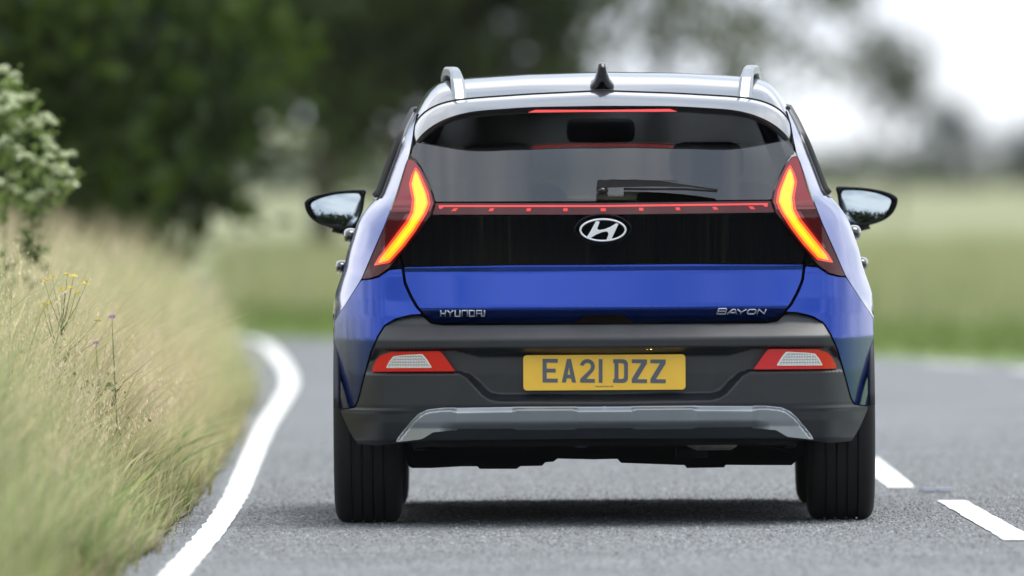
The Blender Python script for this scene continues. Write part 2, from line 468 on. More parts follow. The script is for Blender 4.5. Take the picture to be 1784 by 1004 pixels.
def interp_rows(rows, n=12):
    """rows: [(d, xl, xr)] smooth resample"""
    rows = np.array(rows, float); d = np.linspace(rows[0, 0], rows[-1, 0], n * len(rows))
    return np.stack([d, np.interp(d, rows[:, 0], rows[:, 1]), np.interp(d, rows[:, 0], rows[:, 2])], 1)

RL = [(-80, -1.40), (20, -1.40), (50, -1.40), (65, -1.42), (80, -1.52), (93, -1.85), (105, -2.3), (118, -3.6), (135, -6.5), (160, -13)]
RR = [(-80, 4.4), (20, 4.4), (50, 4.4), (65, 4.25), (80, 3.75), (93, 2.98), (100, 1.6), (109, -1.3), (125, -6), (150, -16)]
def strip(left, right, z, n=60):
    def rs(p):
        p = np.array(p, float); s = np.r_[0, np.cumsum(np.hypot(*np.diff(p, axis=0).T))]; s /= s[-1]
        return p, s
    a, sa = rs([(x, d) for d, x in left]); b_, sb = rs([(x, d) for d, x in right])
    k = min(len(a), len(b_))
    V = []; Fc = []
    T = np.linspace(0, k - 1, n)
    A = np.stack([np.interp(T, range(len(a)), a[:, i]) for i in (0, 1)], 1); Bq = np.stack([np.interp(T, range(len(b_)), b_[:, i]) for i in (0, 1)], 1)
    for p, q in zip(A, Bq): V += [(p[0], p[1], z), (q[0], q[1], z)]
    for i in range(n - 1): Fc.append((2 * i, 2 * i + 1, 2 * i + 3, 2 * i + 2))
    return mesh('strip', V, Fc)
road = link('road', strip(RL, RR, 0.0), 'asphalt'); tag(road, kind='structure')

def ribbon(name, pts, w, z=0.004, jitter=0.006, ends=None):
    """painted line along (d, x) points"""
    p = np.array(pts, float); d = np.arange(p[0, 0], p[-1, 0] + 0.01, 0.12)
    if len(d) > 900: d = np.linspace(p[0, 0], p[-1, 0], 900)
    # monotone-ish smoothing
    x = np.interp(d, p[:, 0], p[:, 1]); k = np.ones(31) / 31
    if len(x) > 80: x = np.convolve(np.pad(x, 15, 'edge'), k, 'valid')
    V = []; Fc = []
    for i, (dd, xx) in enumerate(zip(d, x)):
        jl = (mnoise.noise(Vector((dd * 2.3, 0.0, xx))) + 0.6 * mnoise.noise(Vector((dd * 9, 1.0, xx)))) * jitter
        jr = (mnoise.noise(Vector((dd * 2.3, 5.0, xx))) + 0.6 * mnoise.noise(Vector((dd * 9, 7.0, xx)))) * jitter
        V += [(xx - w / 2 + jl, dd, z), (xx + w / 2 + jr, dd, z)]
    for i in range(len(d) - 1): Fc.append((2 * i, 2 * i + 1, 2 * i + 3, 2 * i + 2))
    return link(name, mesh(name, V, Fc), 'road_paint', road)

# raised chippings in the part of the road that is sharp in the picture
def scatter_chippings(n_, d0, d1):
    rg = np.random.default_rng(21)
    d = d0 + (d1 - d0) * rg.triangular(0, 0.3, 1.0, n_); x = (rg.uniform(-40, 1820, n_) - 892) * d / F
    lx = np.interp(d, [45, 50.5, 56.3, 64, 72], [ground_at(297, 45.7), ground_at(362, 50.5), ground_at(408, 56.3), ground_at(437, 64), ground_at(462, 72)])
    cxl = np.interp(d, [45, 49.6, 55.5, 57.75, 63.6], [1.57, ground_at(1778, 49.6), ground_at(1657, 55.5), ground_at(1571, 57.75), ground_at(1508, 63.6)])
    k = (np.abs(x - lx) > 0.068) & ((np.abs(x - cxl) > 0.06) | ((d > 55.5) & (d < 57.75))) & (x > -1.25)
    d, x = d[k], x[k]; n_ = len(d)
    r_ = rg.uniform(0.0026, 0.0074, n_); h = r_ * rg.uniform(0.2, 0.65, n_); a0 = rg.uniform(0, 6.28, n_)
    V = np.zeros((n_, 8, 3))
    for q in range(4):
        for lv, (sc_, zz) in enumerate(((1.0, -0.001), (0.55, 1.0))):
            jr = rg.uniform(0.7, 1.3, n_)
            V[:, lv * 4 + q, 0] = x + r_ * sc_ * jr * np.cos(a0 + q * 1.571); V[:, lv * 4 + q, 1] = d + r_ * sc_ * jr * np.sin(a0 + q * 1.571)
            V[:, lv * 4 + q, 2] = -0.001 if lv == 0 else h * rg.uniform(0.8, 1.2, n_)
    base = (np.arange(n_) * 8)[:, None]
    Q = np.concatenate([base + np.array([q, (q + 1) % 4, 4 + (q + 1) % 4, 4 + q]) for q in range(4)] + [base + np.array([4, 5, 6, 7])], 0)
    tone = rg.choice([0.09, 0.13, 0.17, 0.23, 0.34], n_, p=[.2, .3, .3, .16, .04])[:, None] * np.array([[0.84, 0.91, 0.97]])
    return V.reshape(-1, 3), Q, np.repeat(tone, 8, 0)
LINE_PX = [(45.7, 297), (50.5, 362), (56.3, 408), (64, 437), (72.5, 462), (81.6, 496), (88, 508), (96, 493), (109, 455)]
line_pts = [(-40, -0.93), (30, -0.95)] + [(d, ground_at(p, d)) for d, p in LINE_PX] + [(120, -2.9), (135, -5.8), (155, -11)]
ribbon('edge_line', line_pts, 0.086, jitter=0.010)
ribbon('edge_line', [(84, 3.2), (86.5, 3.1)], 0.09)
ribbon('edge_line', [(88.5, 2.95), (90.5, 2.80)], 0.09)
ribbon('edge_line', [(92, 2.66), (94, 2.38)], 0.08)
cl = lambda px, d: (d, ground_at(px, d))
ribbon('centre_dash', [cl(1778, 49.6), cl(1657, 55.5)], 0.10)
ribbon('centre_dash', [cl(1571, 57.75), cl(1508, 63.6)], 0.10)
ribbon('centre_dash', [cl(1475, 66.2), cl(1415, 72)], 0.10)
ribbon('centre_dash', [(41.5, 1.62), (47.3, 1.57)], 0.10)
ribbon('centre_dash', [(33.4, 1.62), (39.2, 1.62)], 0.10)

for i, (px, d, lab) in enumerate([(1632, 57.0, 'reflective road stud between two painted centre dashes beside the car'),
                                  (1822, 48.6, 'reflective road stud cut by the right edge of the picture')]):
    s_ = empty('road_stud', (ground_at(px, d), d, 0.0)); tag(s_, lab, 'road stud', 'studs along the centre line')
    bm = bmesh.new(); bmesh.ops.create_cube(bm, size=1)
    for v in bm.verts:
        tp = v.co.z > 0
        v.co.x *= 0.108 if tp else 0.120; v.co.y *= 0.08 if tp else 0.13; v.co.z = 0.016 if tp else 0.001
    me = bpy.data.meshes.new('housing'); bm.to_mesh(me); bm.free(); link('housing', me, 'stud_housing', s_)
    for k in (-1, 1):
        MB().box((k * 0.027 - 0.022, -0.066, 0.004), (k * 0.027 + 0.022, -0.045, 0.0175)).build('reflector', 'stud_glass', s_, False)

V_, Q_, C_ = scatter_chippings(100000, 44.0, 74.0)
chip_data = (V_, Q_, C_)

# ground: one sheet to the horizon, with a rise at the far left
gx = np.r_[-4000, -1500, -600, -250, np.linspace(-120, 120, 33), 250, 600, 1500, 4000]
gy = np.r_[-3000, -800, -200, -60, np.linspace(0, 400, 21), 600, 800, 1000, 1200, 1500, 1900, 2400, 3200, 4200, 6000]
P = np.zeros((len(gy), len(gx), 3))
for i, yy in enumerate(gy):
    for j, xx in enumerate(gx):
        h = -0.05
        if yy > 800: h += 9.0 * min(1, (yy - 800) / 900) * math.exp(-((xx + 60) / 60) ** 2)
        P[i, j] = (xx, yy, h)
field = link('field', grid_mesh('field', P), 'field_crop'); tag(field, kind='structure')
# short mown grass beyond the bend
vl = [(72, 4.6), (80, 3.9), (93, 3.1), (100, 1.75), (109, -1.2), (125, -6), (150, -16)]
vr = [(72, 30), (90, 30), (112, 30), (118, 12), (124, 4), (140, -6), (170, -16)]
verge2 = link('mown_verge', strip(vl, vr, -0.012, 40), 'mown_grass'); tag(verge2, kind='structure')
# near right verge, out of the frame
vb = link('mown_verge', strip([(-80, 4.3), (20, 4.3), (72, 4.1)], [(-80, 30), (20, 30), (72, 30)], -0.012, 12), 'mown_grass'); tag(vb, kind='structure')

def bank(x, d):                          # height of the left verge
    e_ = np.interp(d, [20, 45, 55, 65, 80, 93, 105, 118, 135, 160], [-1.17, -1.17, -1.15, -1.20, -1.34, -1.57, -1.86, -3.1, -6.0, -12.5])
    return e_, np.clip((e_ - x) * 0.24, 0, 0.26)
P = []
for d in np.linspace(-40, 160, 120):
    e_, _ = bank(0, d); row = []
    for k in np.r_[-0.06, 0, 0.15, 0.4, 0.8, 1.4, 2.2, 4, 9, 20]:
        x = e_ - k; h = float(bank(x, d)[1]) + 0.012
        h += 0.03 * mnoise.noise(Vector((x * 2, d * 0.8, 0))) * min(1, max(0, k) * 4)
        row.append((x + 0.05 * mnoise.noise(Vector((d * 1.4, 0, 3))) * (k < 0.3), d, h))
    P.append(row)
vg = link('verge_bank', grid_mesh('verge_bank', P), 'verge_soil'); tag(vg, kind='structure')

# ================================================================== THE CAR
# ---- black inner shell seen in the shut lines
inner = [(1051, 360), (760, 360), (720, 300), (700, 345), (660, 440), (640, 487), (600, 560), (598, 640), (606, 715), (640, 755), (700, 745), (1051, 735)]
panel('inner_shell', sym(loc(inner, S_quart)), lambda x, z: S_quart(x, z) + 0.10, 'void_black', car, rim=0.0, dx=0.05, dz=0.02)

# ---- tailgate, lower painted panel
tg = [(1051, 462), (900, 462.5), (704, 466), (708, 492), (717, 513), (729, 534), (741, 549), (753, 559), (770, 562.5),
      (1003, 561.5), (1012, 555), (1022, 549), (1051, 548)]
tailgate = panel('tailgate', sym(loc(tg, S_tail)), S_tail, 'blue_paint', car, dx=0.03, dz=0.005, edge=0.003)
hr = [(1051, 546), (1020, 547), (1000, 563), (1051, 564)]
panel('handle_recess', sym(loc(hr, S_tail)), lambda x, z: S_tail(x, z) + 0.035, 'black_plastic', tailgate, rim=0.0)
hh = [(1051, 556.5), (1026, 557), (1024, 561.5), (1051, 561.5)]
panel('handle_bar', sym(loc(hh, S_tail)), lambda x, z: S_tail(x, z) + 0.018, 'black_plastic', tailgate, rim=0.01)

# ---- gloss black panel and its corner pieces
GAR = [(zpx(480), .0845), (zpx(350), .0845)]
S_gar = lambda x, z: np.interp(z, [GAR[0][0], GAR[1][0]], [GAR[0][1], GAR[1][1]]) + B(x)
bp_l = [(1051, 375.5), (753, 375.5), (729, 407), (699, 443), (704.5, 464), (900, 461), (1051, 460.5)]
panel('garnish_panel', sym(loc(bp_l, S_gar)), S_gar, 'gloss_black', car, off=0.001, dx=0.02, dz=0.02, edge=0.002)
pair('garnish_corner', loc([(695, 446), (700.5, 466), (679, 468.5)], S_gar), S_gar, 'gloss_black', (car, car), rim=0.01, dz=0.01)

# ---- red light strip
S_str = lambda x, z: np.interp(z, [zpx(385), zpx(340)], [.0855, .0945]) + B(x)
ls = [(1051, 354), (758.5, 354), (758, 360), (753, 374), (1051, 374)]
strip_o = panel('light_strip', sym(loc(ls, S_str)), S_str, 'red_strip', car, off=0.003, dx=0.03, dz=0.006, edge=0.002)
lit = [(1051, 357.5), (764, 357.5), (765, 364), (769, 364), (773, 360.8), (1051, 360.8)]
panel('light_bar', sym(loc(lit, S_str)), S_str, 'red_strip_lit', strip_o, off=0.0045, rim=0.003, dx=0.03, dz=0.006, rnd=0)
for k, px in enumerate([792, 856, 921, 985]):
    sk_ = [2.2, 1.5, 0.7, 0.2][k]
    pol = loc([(px - 3.5 + sk_, 363), (px + 4 + sk_, 363), (px + 4 - sk_, 368), (px - 4 - sk_, 368)], S_str)
    pair('light_dot', pol, S_str, 'red_dot', (strip_o, strip_o), off=0.0045, rim=0.003, rnd=0)
panel('light_dot', sym(loc([(1051, 363), (1046.5, 363), (1046.5, 368), (1051, 368)], S_str)), S_str, 'red_dot', strip_o, off=0.0045, rim=0.003, rnd=0)

# ---- rear window
gl_l = [(1051, 185), (920, 186), (815, 193), (771, 205), (741, 229), (719, 258), (716, 272), (724, 277), (735, 292), (747, 316), (756, 340), (759, 351.5), (1051, 350.5)]
WIN = [(zpx(370), .0716), (zpx(350), .102), (zpx(200), .33), (zpx(150), .405)]
S_win = lambda x, z: smooth_table(WIN, z) + B(x)
window = panel('rear_window', sym(loc(gl_l, S_win)), S_win, 'rear_glass', car, rim=0.004, dx=0.03, dz=0.03)
fr_l = [(757, 351), (755, 340), (746, 316), (734, 292), (722, 276), (728, 276), (739, 290), (752, 315), (762, 344), (1051, 347.5), (1051, 351)]
panel('window_border', sym(loc(fr_l, S_win)[::-1]), S_win, 'black_plastic', window, off=-0.003, rim=0.0, rnd=0, dz=0.03)

# ---- tail lights
tl = [(712, 276), (721, 278), (733, 293), (745, 317), (754, 341), (757, 356), (751, 373.5), (727, 406), (696, 445), (677, 467), (659, 480),
      (642, 485), (631, 486), (650, 442), (671, 394), (692, 338), (708, 284)]
S_l = lambda x, z: smooth_table(QUART, z, 0.03) + B(x)
glow = [(724, 297), (728, 302), (732, 312), (742, 337), (745.5, 355), (739, 371), (721, 400), (700, 428), (677, 454), (659, 458.5), (663, 450), (688, 418), (711, 388), (720, 370), (722.5, 349), (717, 321), (720, 308)]
border = [(724, 291), (731, 300), (736, 311), (747, 337), (750, 355.5), (743.5, 372.5), (725, 402), (703.5, 431), (679, 458), (651, 463), (659, 449), (684, 416), (706.5, 386), (715.5, 368), (718, 349), (712.5, 321), (717, 305)]
core = [(724.5, 303), (729, 313), (738.5, 338), (741.5, 354.5), (735.5, 369.5), (718, 397), (697, 425), (676, 449), (667, 452.5), (692, 420), (714.5, 390), (724, 371), (726.5, 349), (721, 321.5), (722.5, 310)]
upper = [(712, 278), (721, 280), (732, 294), (744, 318), (752, 341), (755, 356), (750, 369), (680, 369), (694, 338), (709, 286)]
guide = [(708, 372), (715, 372), (693, 405), (668, 437), (663, 437), (686, 406)]
LP = loc(tl, S_l)
for sgn in (-1, 1):
    fl = (lambda p: p) if sgn < 0 else flip
    light = panel('tail_light', fl(LP), S_l, 'lens_dark', car, off=0.008, rim=0.02, dx=0.012, dz=0.012, edge=0.004)
    light['label'] = 'lit red tail light on the %s side' % ('left' if sgn < 0 else 'right')
    panel('upper_lens', fl(loc(upper, S_l)), S_l, 'lens_red', light, off=0.0095, rim=0.001, dx=0.012, dz=0.012)
    panel('light_guide', fl(loc(guide, S_l)), S_l, 'lens_red', light, off=0.0100, rim=0.001, dx=0.012, dz=0.012)
    panel('glow_border', fl(loc(border, S_l)), S_l, 'red_guide', light, off=0.0110, rim=0.001, dx=0.012, dz=0.012)
    panel('light_element', fl(loc(glow, S_l)), S_l, 'amber_rim', light, off=0.0125, rim=0.001, dx=0.012, dz=0.012)
    panel('light_core', fl(loc(core, S_l)), S_l, 'amber_glow', light, off=0.0135, rim=0.001, dx=0.012, dz=0.012)

# ---- quarter panel corners (rear facing)
qp = [(629.5, 489), (644, 488), (661, 483.5), (679, 471), (699.5, 469), (703, 494), (712, 515), (724, 536), (734, 547),
      (715, 548), (688, 555), (669, 566.5), (657, 585.5), (645, 613), (636, 645), (622, 699), (616, 709), (596, 712), (588.5, 687), (584.5, 640), (581.5, 600), (582.5, 560), (606, 524)]
pair('quarter_panel', loc(qp, S_quart), S_quart, 'blue_paint', (car, car), dx=0.012, dz=0.010, edge=0.003)

# ---- bumper
rec = [(1051, 606.5), (655, 607.5), (641, 630), (634, 652), (798, 651.5), (812, 660), (838, 690), (850, 698), (866, 702), (1051, 703)]
S_b0 = lambda x, z: smooth_table(BUMP, z, 0.0016) + B(x)
REC = sym(loc(rec, S_b0))
def S_bump(x, z):
    sd = poly_sd(REC, x, z); a = np.abs(x)
    wid = np.clip(0.03 - (a - 0.40) * 0.3, 0.004, 0.03)          # soft ramp near the middle, sharp ledge by the lamps
    s = np.clip(sd / wid, 0, 1); s = s * s * (3 - 2 * s)
    dep = np.clip(0.055 - (a - 0.35) * 0.08, 0.028, 0.055)
    # outer corner lip (aero edge) above the wheel
    lip = 0.012 * np.exp(-((z - 0.372) / 0.006) ** 2) * np.clip((a - 0.6) / 0.2, 0, 1)
    return S_b0(x, z) + s * dep - lip
bu = [(1051, 566), (770, 567.5), (750, 564.5), (737, 553), (727, 550), (715, 551), (689, 558), (671, 569), (660, 587), (648, 614), (639, 645), (625, 699), (619, 711), (594, 714.5), (594.5, 720), (608, 750), (623, 774), (660, 777), (700, 772), (760, 768), (1051, 764)]
bumper = panel('bumper', sym(loc(bu, S_b0)), S_bump, 'plastic', car, rim=0.02, dx=0.012, dz=0.0035, edge=0.002)

# ---- silver skid plate
sk = [(1051, 708), (891, 708.5), (770, 710.5), (745, 713.5), (729, 721), (716, 734), (693, 763), (690, 770), (735, 765), (755, 753), (790, 750), (1051, 748.5)]
SKP = sym(loc(sk, S_b0))
SKT = [(-a, b_) for a, b_ in loc(sk[:8], S_b0)]
def line_d(pl_, x, z):
    d = np.full(x.shape, 1e9)
    for a, b_ in zip(np.array(pl_[:-1]), np.array(pl_[1:])):
        e_ = b_ - a; t_ = np.clip(((x - a[0]) * e_[0] + (z - a[1]) * e_[1]) / max(1e-12, (e_ ** 2).sum()), 0, 1)
        d = np.minimum(d, np.hypot(x - a[0] - t_ * e_[0], z - a[1] - t_ * e_[1]))
    return d
ztop = zpx(708); z_mid = zpx(733); zbot = zpx(757)
def S_skid(x, z):
    a = np.abs(x)
    pad = np.clip(np.minimum((a - 0.085) / 0.015, (0.298 - a) / 0.018), 0, 1) + np.clip((a - 0.475) / 0.018, 0, 1)
    sd = line_d(SKT, a, z)
    band = 0.017 - 0.006 * pad                         # height of the bright bevelled edge
    bev = np.clip((band - sd) / band, 0, 1)
    low = np.clip((z_mid - z) / (z_mid - zbot), 0, 1.6)
    return smooth_table(BUMP, np.maximum(z, zpx(745)), 0.004) + B(x) - 0.020 + 0.022 * bev - 0.004 * pad + 0.060 * low ** 1.7 * np.clip((0.53 - a) / 0.06, 0, 1)
panel('skid_plate', SKP, S_skid, 'silver', car, rim=0.012, dx=0.008, dz=0.003)

# ---- reflector lamps
rf = [(647.5, 647.5), (650, 638), (656, 627), (663, 619.5), (680, 613.5), (766, 612), (773, 619), (793, 647)]
rc_ = [(672, 641.5), (678, 630), (685, 621), (700, 619), (736, 617), (743, 625), (753, 641)]
rci = [(675, 640), (681, 630), (687, 622.5), (701, 621), (734, 619), (740, 626), (749, 639.5)]
def S_ref(x, z): return S_b0(x, z) * 0 + smooth_table(BUMP, np.full_like(z, zpx(648)), 0.004) + B(x) + 0.012 - (z - zpx(648)) * 0.05
for sgn in (-1, 1):
    fl = (lambda p: p) if sgn < 0 else flip
    lamp = panel('reflector_lamp', fl(loc(rf, S_ref)), S_ref, 'reflector_red', car, off=0.0, rim=0.02, dx=0.02, dz=0.01, edge=0.003)
    lamp['label'] = 'red bumper lamp with clear centre on the %s side' % ('left' if sgn < 0 else 'right')
    panel('lamp_rim', fl(loc(rc_, S_ref)), S_ref, 'chrome', lamp, off=0.0015, rim=0.001, dx=0.02, dz=0.01)
    inn = loc(rci, S_ref)
    # ribbed clear lens
    rib = lambda x, z: S_ref(x, z) + 0.0022 * np.abs(np.sin(x * math.pi / 0.0085)) + 0.0012 * np.abs(np.sin(z * math.pi / 0.009))
    panel('clear_lens', fl(inn), rib, 'lamp_clear', lamp, off=0.0045, rim=0.002, dx=0.0021, dz=0.0022)

# ---- curve helper for flat characters with holes
def flat_shape(name, contours, thick, material, parent, to3d, bevel=0.0):
    """contours: list of closed 2-D polygons (holes too) in plate units; to3d maps (u, v, w) to the car"""
    cu = bpy.data.curves.new(name, 'CURVE'); cu.dimensions = '2D'; cu.fill_mode = 'BOTH'; cu.extrude = thick / 2; cu.bevel_depth = bevel
    for c in contours:
        s = cu.splines.new('POLY'); s.points.add(len(c) - 1); s.use_cyclic_u = True
        for p, (a, b_) in zip(s.points, c): p.co = (a, b_, 0, 1)
    ob = bpy.data.objects.new(name, cu); col.objects.link(ob)
    dg = bpy.context.evaluated_depsgraph_get(); me = bpy.data.meshes.new_from_object(ob.evaluated_get(dg))
    bpy.data.objects.remove(ob); bpy.data.curves.remove(cu)
    for v in me.vertices: v.co = to3d(v.co.x, v.co.y, v.co.z)
    fix_normals(me); me.materials.clear()
    return link(name, me, material, parent)

# ---- number plate
PY = 0.036
c0 = at(912.5, 620, PY); c1 = at(1194, 680, PY)
pc = Vector((0.0, PY, (at(1053, 618.5, PY).z + at(1053, 679.5, PY).z) / 2)); pw, ph = 0.520, 0.1125
def rrect(w, h, r, n=6):
    o = []
    for cx, cz, a0 in ((w / 2 - r, h / 2 - r, 0), (-w / 2 + r, h / 2 - r, 90), (-w / 2 + r, -h / 2 + r, 180), (w / 2 - r, -h / 2 + r, 270)):
        for k in range(n + 1):
            an = R(a0 + 90 * k / n); o.append((cx + r * math.cos(an), cz + r * math.sin(an)))
    return o
plate_to = lambda u, v, w: Vector((pc.x + u, pc.y - w, pc.z + v))
plate = flat_shape('number_plate', [rrect(pw, ph, 0.011)], 0.004, 'plate_yellow', car, plate_to, 0.0006)
plate['label'] = 'yellow number plate reading EA21 DZZ'
def pl(pts):   # crop pixels -> plate metres (crop 1784x840 covers 340x160 photograph pixels from 880,560)
    o = []
    for a, b_ in pts:
        px, py = 880 + a * 340 / 1784, 560 + b_ * 160 / 840
        p = at(px, py + (px - 1053) * math.tan(ROLL), PY); o.append((p.x - pc.x, p.z - pc.z))
    return o
def arc(cx, cy, rx, ry, a0, a1, n=10): return [(cx + rx * math.cos(R(a0 + (a1 - a0) * k / n)), cy - ry * math.sin(R(a0 + (a1 - a0) * k / n))) for k in range(n + 1)]
T0, T1, SW = 346, 562, 35           # top, bottom, stroke in crop pixels
def Zc(x0, x1): return [[(x0, T0), (x1, T0), (x1, T0 + 36), (x0 + 50, T1 - SW), (x1, T1 - SW), (x1, T1), (x0, T1), (x0, T1 - 36), (x1 - 52, T0 + SW), (x0, T0 + SW)]]
chars = {
 'E': [[(343, T0), (481, T0), (481, T0 + SW), (380, T0 + SW), (380, 436), (462, 436), (462, 471), (380, 471), (380, T1 - SW), (481, T1 - SW), (481, T1), (343, T1)]],
 'A': [[(566, T0), (602, T0), (649, T1), (611, T1), (603, 524), (564, 524), (556, T1), (518, T1)], [(571, 490), (596, 490), (584, 420)]],
 '2': [[(686, 404)] + arc(752, 412, 68, 66, 172, 0, 14) + arc(752, 412, 68, 74, -4, -38, 5) + [(742, T1 - SW), (820, T1 - SW), (820, T1), (686, T1), (686, T1 - 34), (776, 440)] + arc(752, 412, 33, 31, -30, 172, 12)],
 '1': [[(856, T0), (890, T0), (890, T1), (856, T1)]],
 'D': [[(988, T0), (1075, T0)] + arc(1078, 392, 45, 46, 85, 0, 6) + arc(1078, 516, 45, 46, 0, -85, 6) + [(988, T1), (988, T1 - SW), (1000, T1 - SW), (1000, T0 + SW), (988, T0 + SW)],
       [(1036, T0 + SW), (1036, T1 - SW)] + arc(1068, 506, 20, 20, -90, 0, 5) + arc(1068, 402, 20, 20, 0, 90, 5)],
 'Z': Zc(1158, 1297), 'Z2': Zc(1328, 1468)}
for k, cs in chars.items():
    flat_shape('plate_character', [pl(c) for c in cs], 0.0012, 'plate_ink', plate, lambda u, v, w: Vector((pc.x + u, pc.y - 0.0036 - w, pc.z + v)))

def text_mesh(name, body, size, material, parent, to3d, shear=0.0):
    cu = bpy.data.curves.new(name, 'FONT'); cu.body = body; cu.size = size; cu.extrude = 0.0003; cu.align_x = 'CENTER'; cu.shear = shear
    ob = bpy.data.objects.new(name, cu); col.objects.link(ob)
    dg = bpy.context.evaluated_depsgraph_get(); me = bpy.data.meshes.new_from_object(ob.evaluated_get(dg))
    bpy.data.objects.remove(ob); bpy.data.curves.remove(cu)
    for v in me.vertices: v.co = to3d(v.co.x, v.co.y, v.co.z)
    me.materials.clear()
    return link(name, me, material, parent)
text_mesh('dealer_print', 'Hyundai Motor UK', 0.0075, 'plate_ink', plate, lambda u, v, w: Vector((pc.x + u + 0.0, pc.y - 0.0034 - w, pc.z + v - 0.047)))

# plate lamps under the bumper step
for px in (975, 1124):
    p = at(px, 610.5, 0.03)
    MB().box((p.x - 0.020, 0.004, p.z + 0.0030), (p.x + 0.020, 0.016, p.z + 0.0052)).build('plate_lamp', 'plate_lamp', car, False)

# ---- lettering in chrome
def strokes(name, lines, rad, parent, S, off=0.004):
    mb = MB()
    for ln in lines:
        mb.tube([on(a, b_, S) + Vector((0, -off, 0)) for a, b_ in ln], rad, 6)
    return mb.build(name, 'letter_chrome', parent)
def cz(pts, ox, oy, k): return [(ox + a * k, oy + b_ * k) for a, b_ in pts]
k1 = 120 / 1784.0
hy = [[(262, 240), (275, 290), (262, 392)], [(395, 240), (392, 290), (378, 392)], [(270, 318), (388, 318)],
      [(440, 242), (512, 308), (512, 392)], [(585, 242), (512, 308)],
      [(640, 240), (636, 390), (765, 390), (765, 240)],
      [(820, 392), (822, 242), (955, 242), (952, 392)],
      [(1005, 242), (1135, 242), (1135, 388), (1008, 388), (1005, 242)],
      [(1195, 392), (1198, 242), (1325, 242), (1325, 318), (1200, 318)], [(1325, 318), (1320, 388)],
      [(1400, 240), (1400, 388)], [(1340, 386), (1398, 386)]]
strokes('maker_lettering', [cz(l, 750, 525, k1) for l in hy[:]], 0.0021, tailgate, S_tail)
ba = [[(280, 330), (335, 192), (520, 192), (535, 210), (520, 258), (320, 258)], [(520, 258), (515, 262), (500, 330), (280, 330)],
      [(545, 332), (690, 212), (750, 212), (792, 332)], [(630, 296), (768, 296)],
      [(820, 212), (905, 280), (890, 332)], [(1050, 212), (915, 280)],
      [(1130, 215), (1270, 215), (1295, 235), (1280, 300), (1230, 330), (1100, 330), (1070, 310), (1085, 250), (1130, 215)],
      [(1320, 330), (1370, 212), (1505, 325), (1555, 212)]]
strokes('model_lettering', [cz(l, 1230, 525, k1) for l in ba], 0.0019, tailgate, S_tail)

# ---- badge
e0 = on(1050.5, 401, S_tail)
k2 = 140 / 1757.0
badge_base = flat_shape('badge_base', [[(0.088 * math.cos(2 * math.pi * k / 48), 0.046 * math.sin(2 * math.pi * k / 48)) for k in range(48)]], 0.012, 'gloss_black', car,
                        lambda u, v, w: Vector((e0.x + u, e0.y + 0.000 - w, e0.z + 0.003 + v)), 0.004)
MB().tube([(e0.x + 0.0725 * math.cos(2 * math.pi * k / 64), e0.y - 0.015, e0.z + 0.0345 * math.sin(2 * math.pi * k / 64)) for k in range(64)], 0.0036, 8, True).build('badge_ring', 'chrome', badge_base)
hp = [(738, 330), (802, 338), (752, 478), (765, 515), (830, 520), (930, 500), (1040, 455), (1120, 410), (1175, 372), (1212, 388), (1150, 525), (1062, 712), (1030, 725), (965, 728), (1012, 610), (1000, 560), (960, 540), (860, 556), (730, 608), (600, 690), (556, 682), (546, 655), (610, 560), (690, 410)]
hpl = []
for a, b_ in hp:
    p = at(980 + a * k2, 360 + b_ * k2, e0.y); hpl.append((p.x - e0.x, p.z - e0.z))
flat_shape('badge_letter', [hpl], 0.003, 'chrome', badge_base, lambda u, v, w: Vector((e0.x + u, e0.y - 0.0155 - w, e0.z + v)), 0.0012)

# ---- wiper
def wp(pts): return [(1020 + a * 250 / 1784.0, 280 + b_ * 250 / 1784.0) for a, b_ in pts]
wiper = empty('wiper', (0, 0, 0), car)
def prism(name, px_pts, y0, y1, material, parent, S=None):
    """outline of the photograph at depth y0 (absolute) extruded to y1"""
    c = [(p.x, p.z) for p in (at(a, b_, y0) for a, b_ in px_pts)]
    return flat_shape(name, [c], abs(y1 - y0), material, parent, lambda u, v, w: Vector((u, (y0 + y1) / 2 - w, v)), 0.0012)
yw = on(1130, 330, S_tail).y
prism('wiper_arm', wp([(150, 262), (165, 240), (300, 244), (420, 240), (600, 232), (830, 245), (1030, 265), (1200, 292), (1640, 356), (1640, 372), (1560, 362), (1270, 322), (830, 318), (500, 325), (300, 332), (140, 350)]), yw - 0.044, yw - 0.028, 'black_plastic', wiper)
prism('wiper_blade', wp([(480, 342), (830, 345), (1250, 345), (1635, 378), (1630, 392), (1240, 366), (480, 366)]), yw - 0.026, yw - 0.010, 'black_plastic', wiper)
pv = at(1049, 332, yw - 0.03)
bm = bmesh.new(); bmesh.ops.create_uvsphere(bm, u_segments=20, v_segments=12, radius=1)
for v in bm.verts: v.co = Vector((v.co.x * 0.020, v.co.y * 0.035, v.co.z * 0.013)) + pv
me = bpy.data.meshes.new('pivot_cap'); bm.to_mesh(me); bm.free(); me.polygons.foreach_set('use_smooth', [True] * len(me.polygons)); link('pivot_cap', me, 'lip_plastic', wiper)
MB().tube([at(*wp([(290, 238)])[0], yw - 0.05), at(*wp([(330, 236)])[0], yw - 0.056), at(*wp([(1150, 252)])[0], yw - 0.05)], 0.0014, 5).build('washer_pipe', 'black_plastic', wiper)

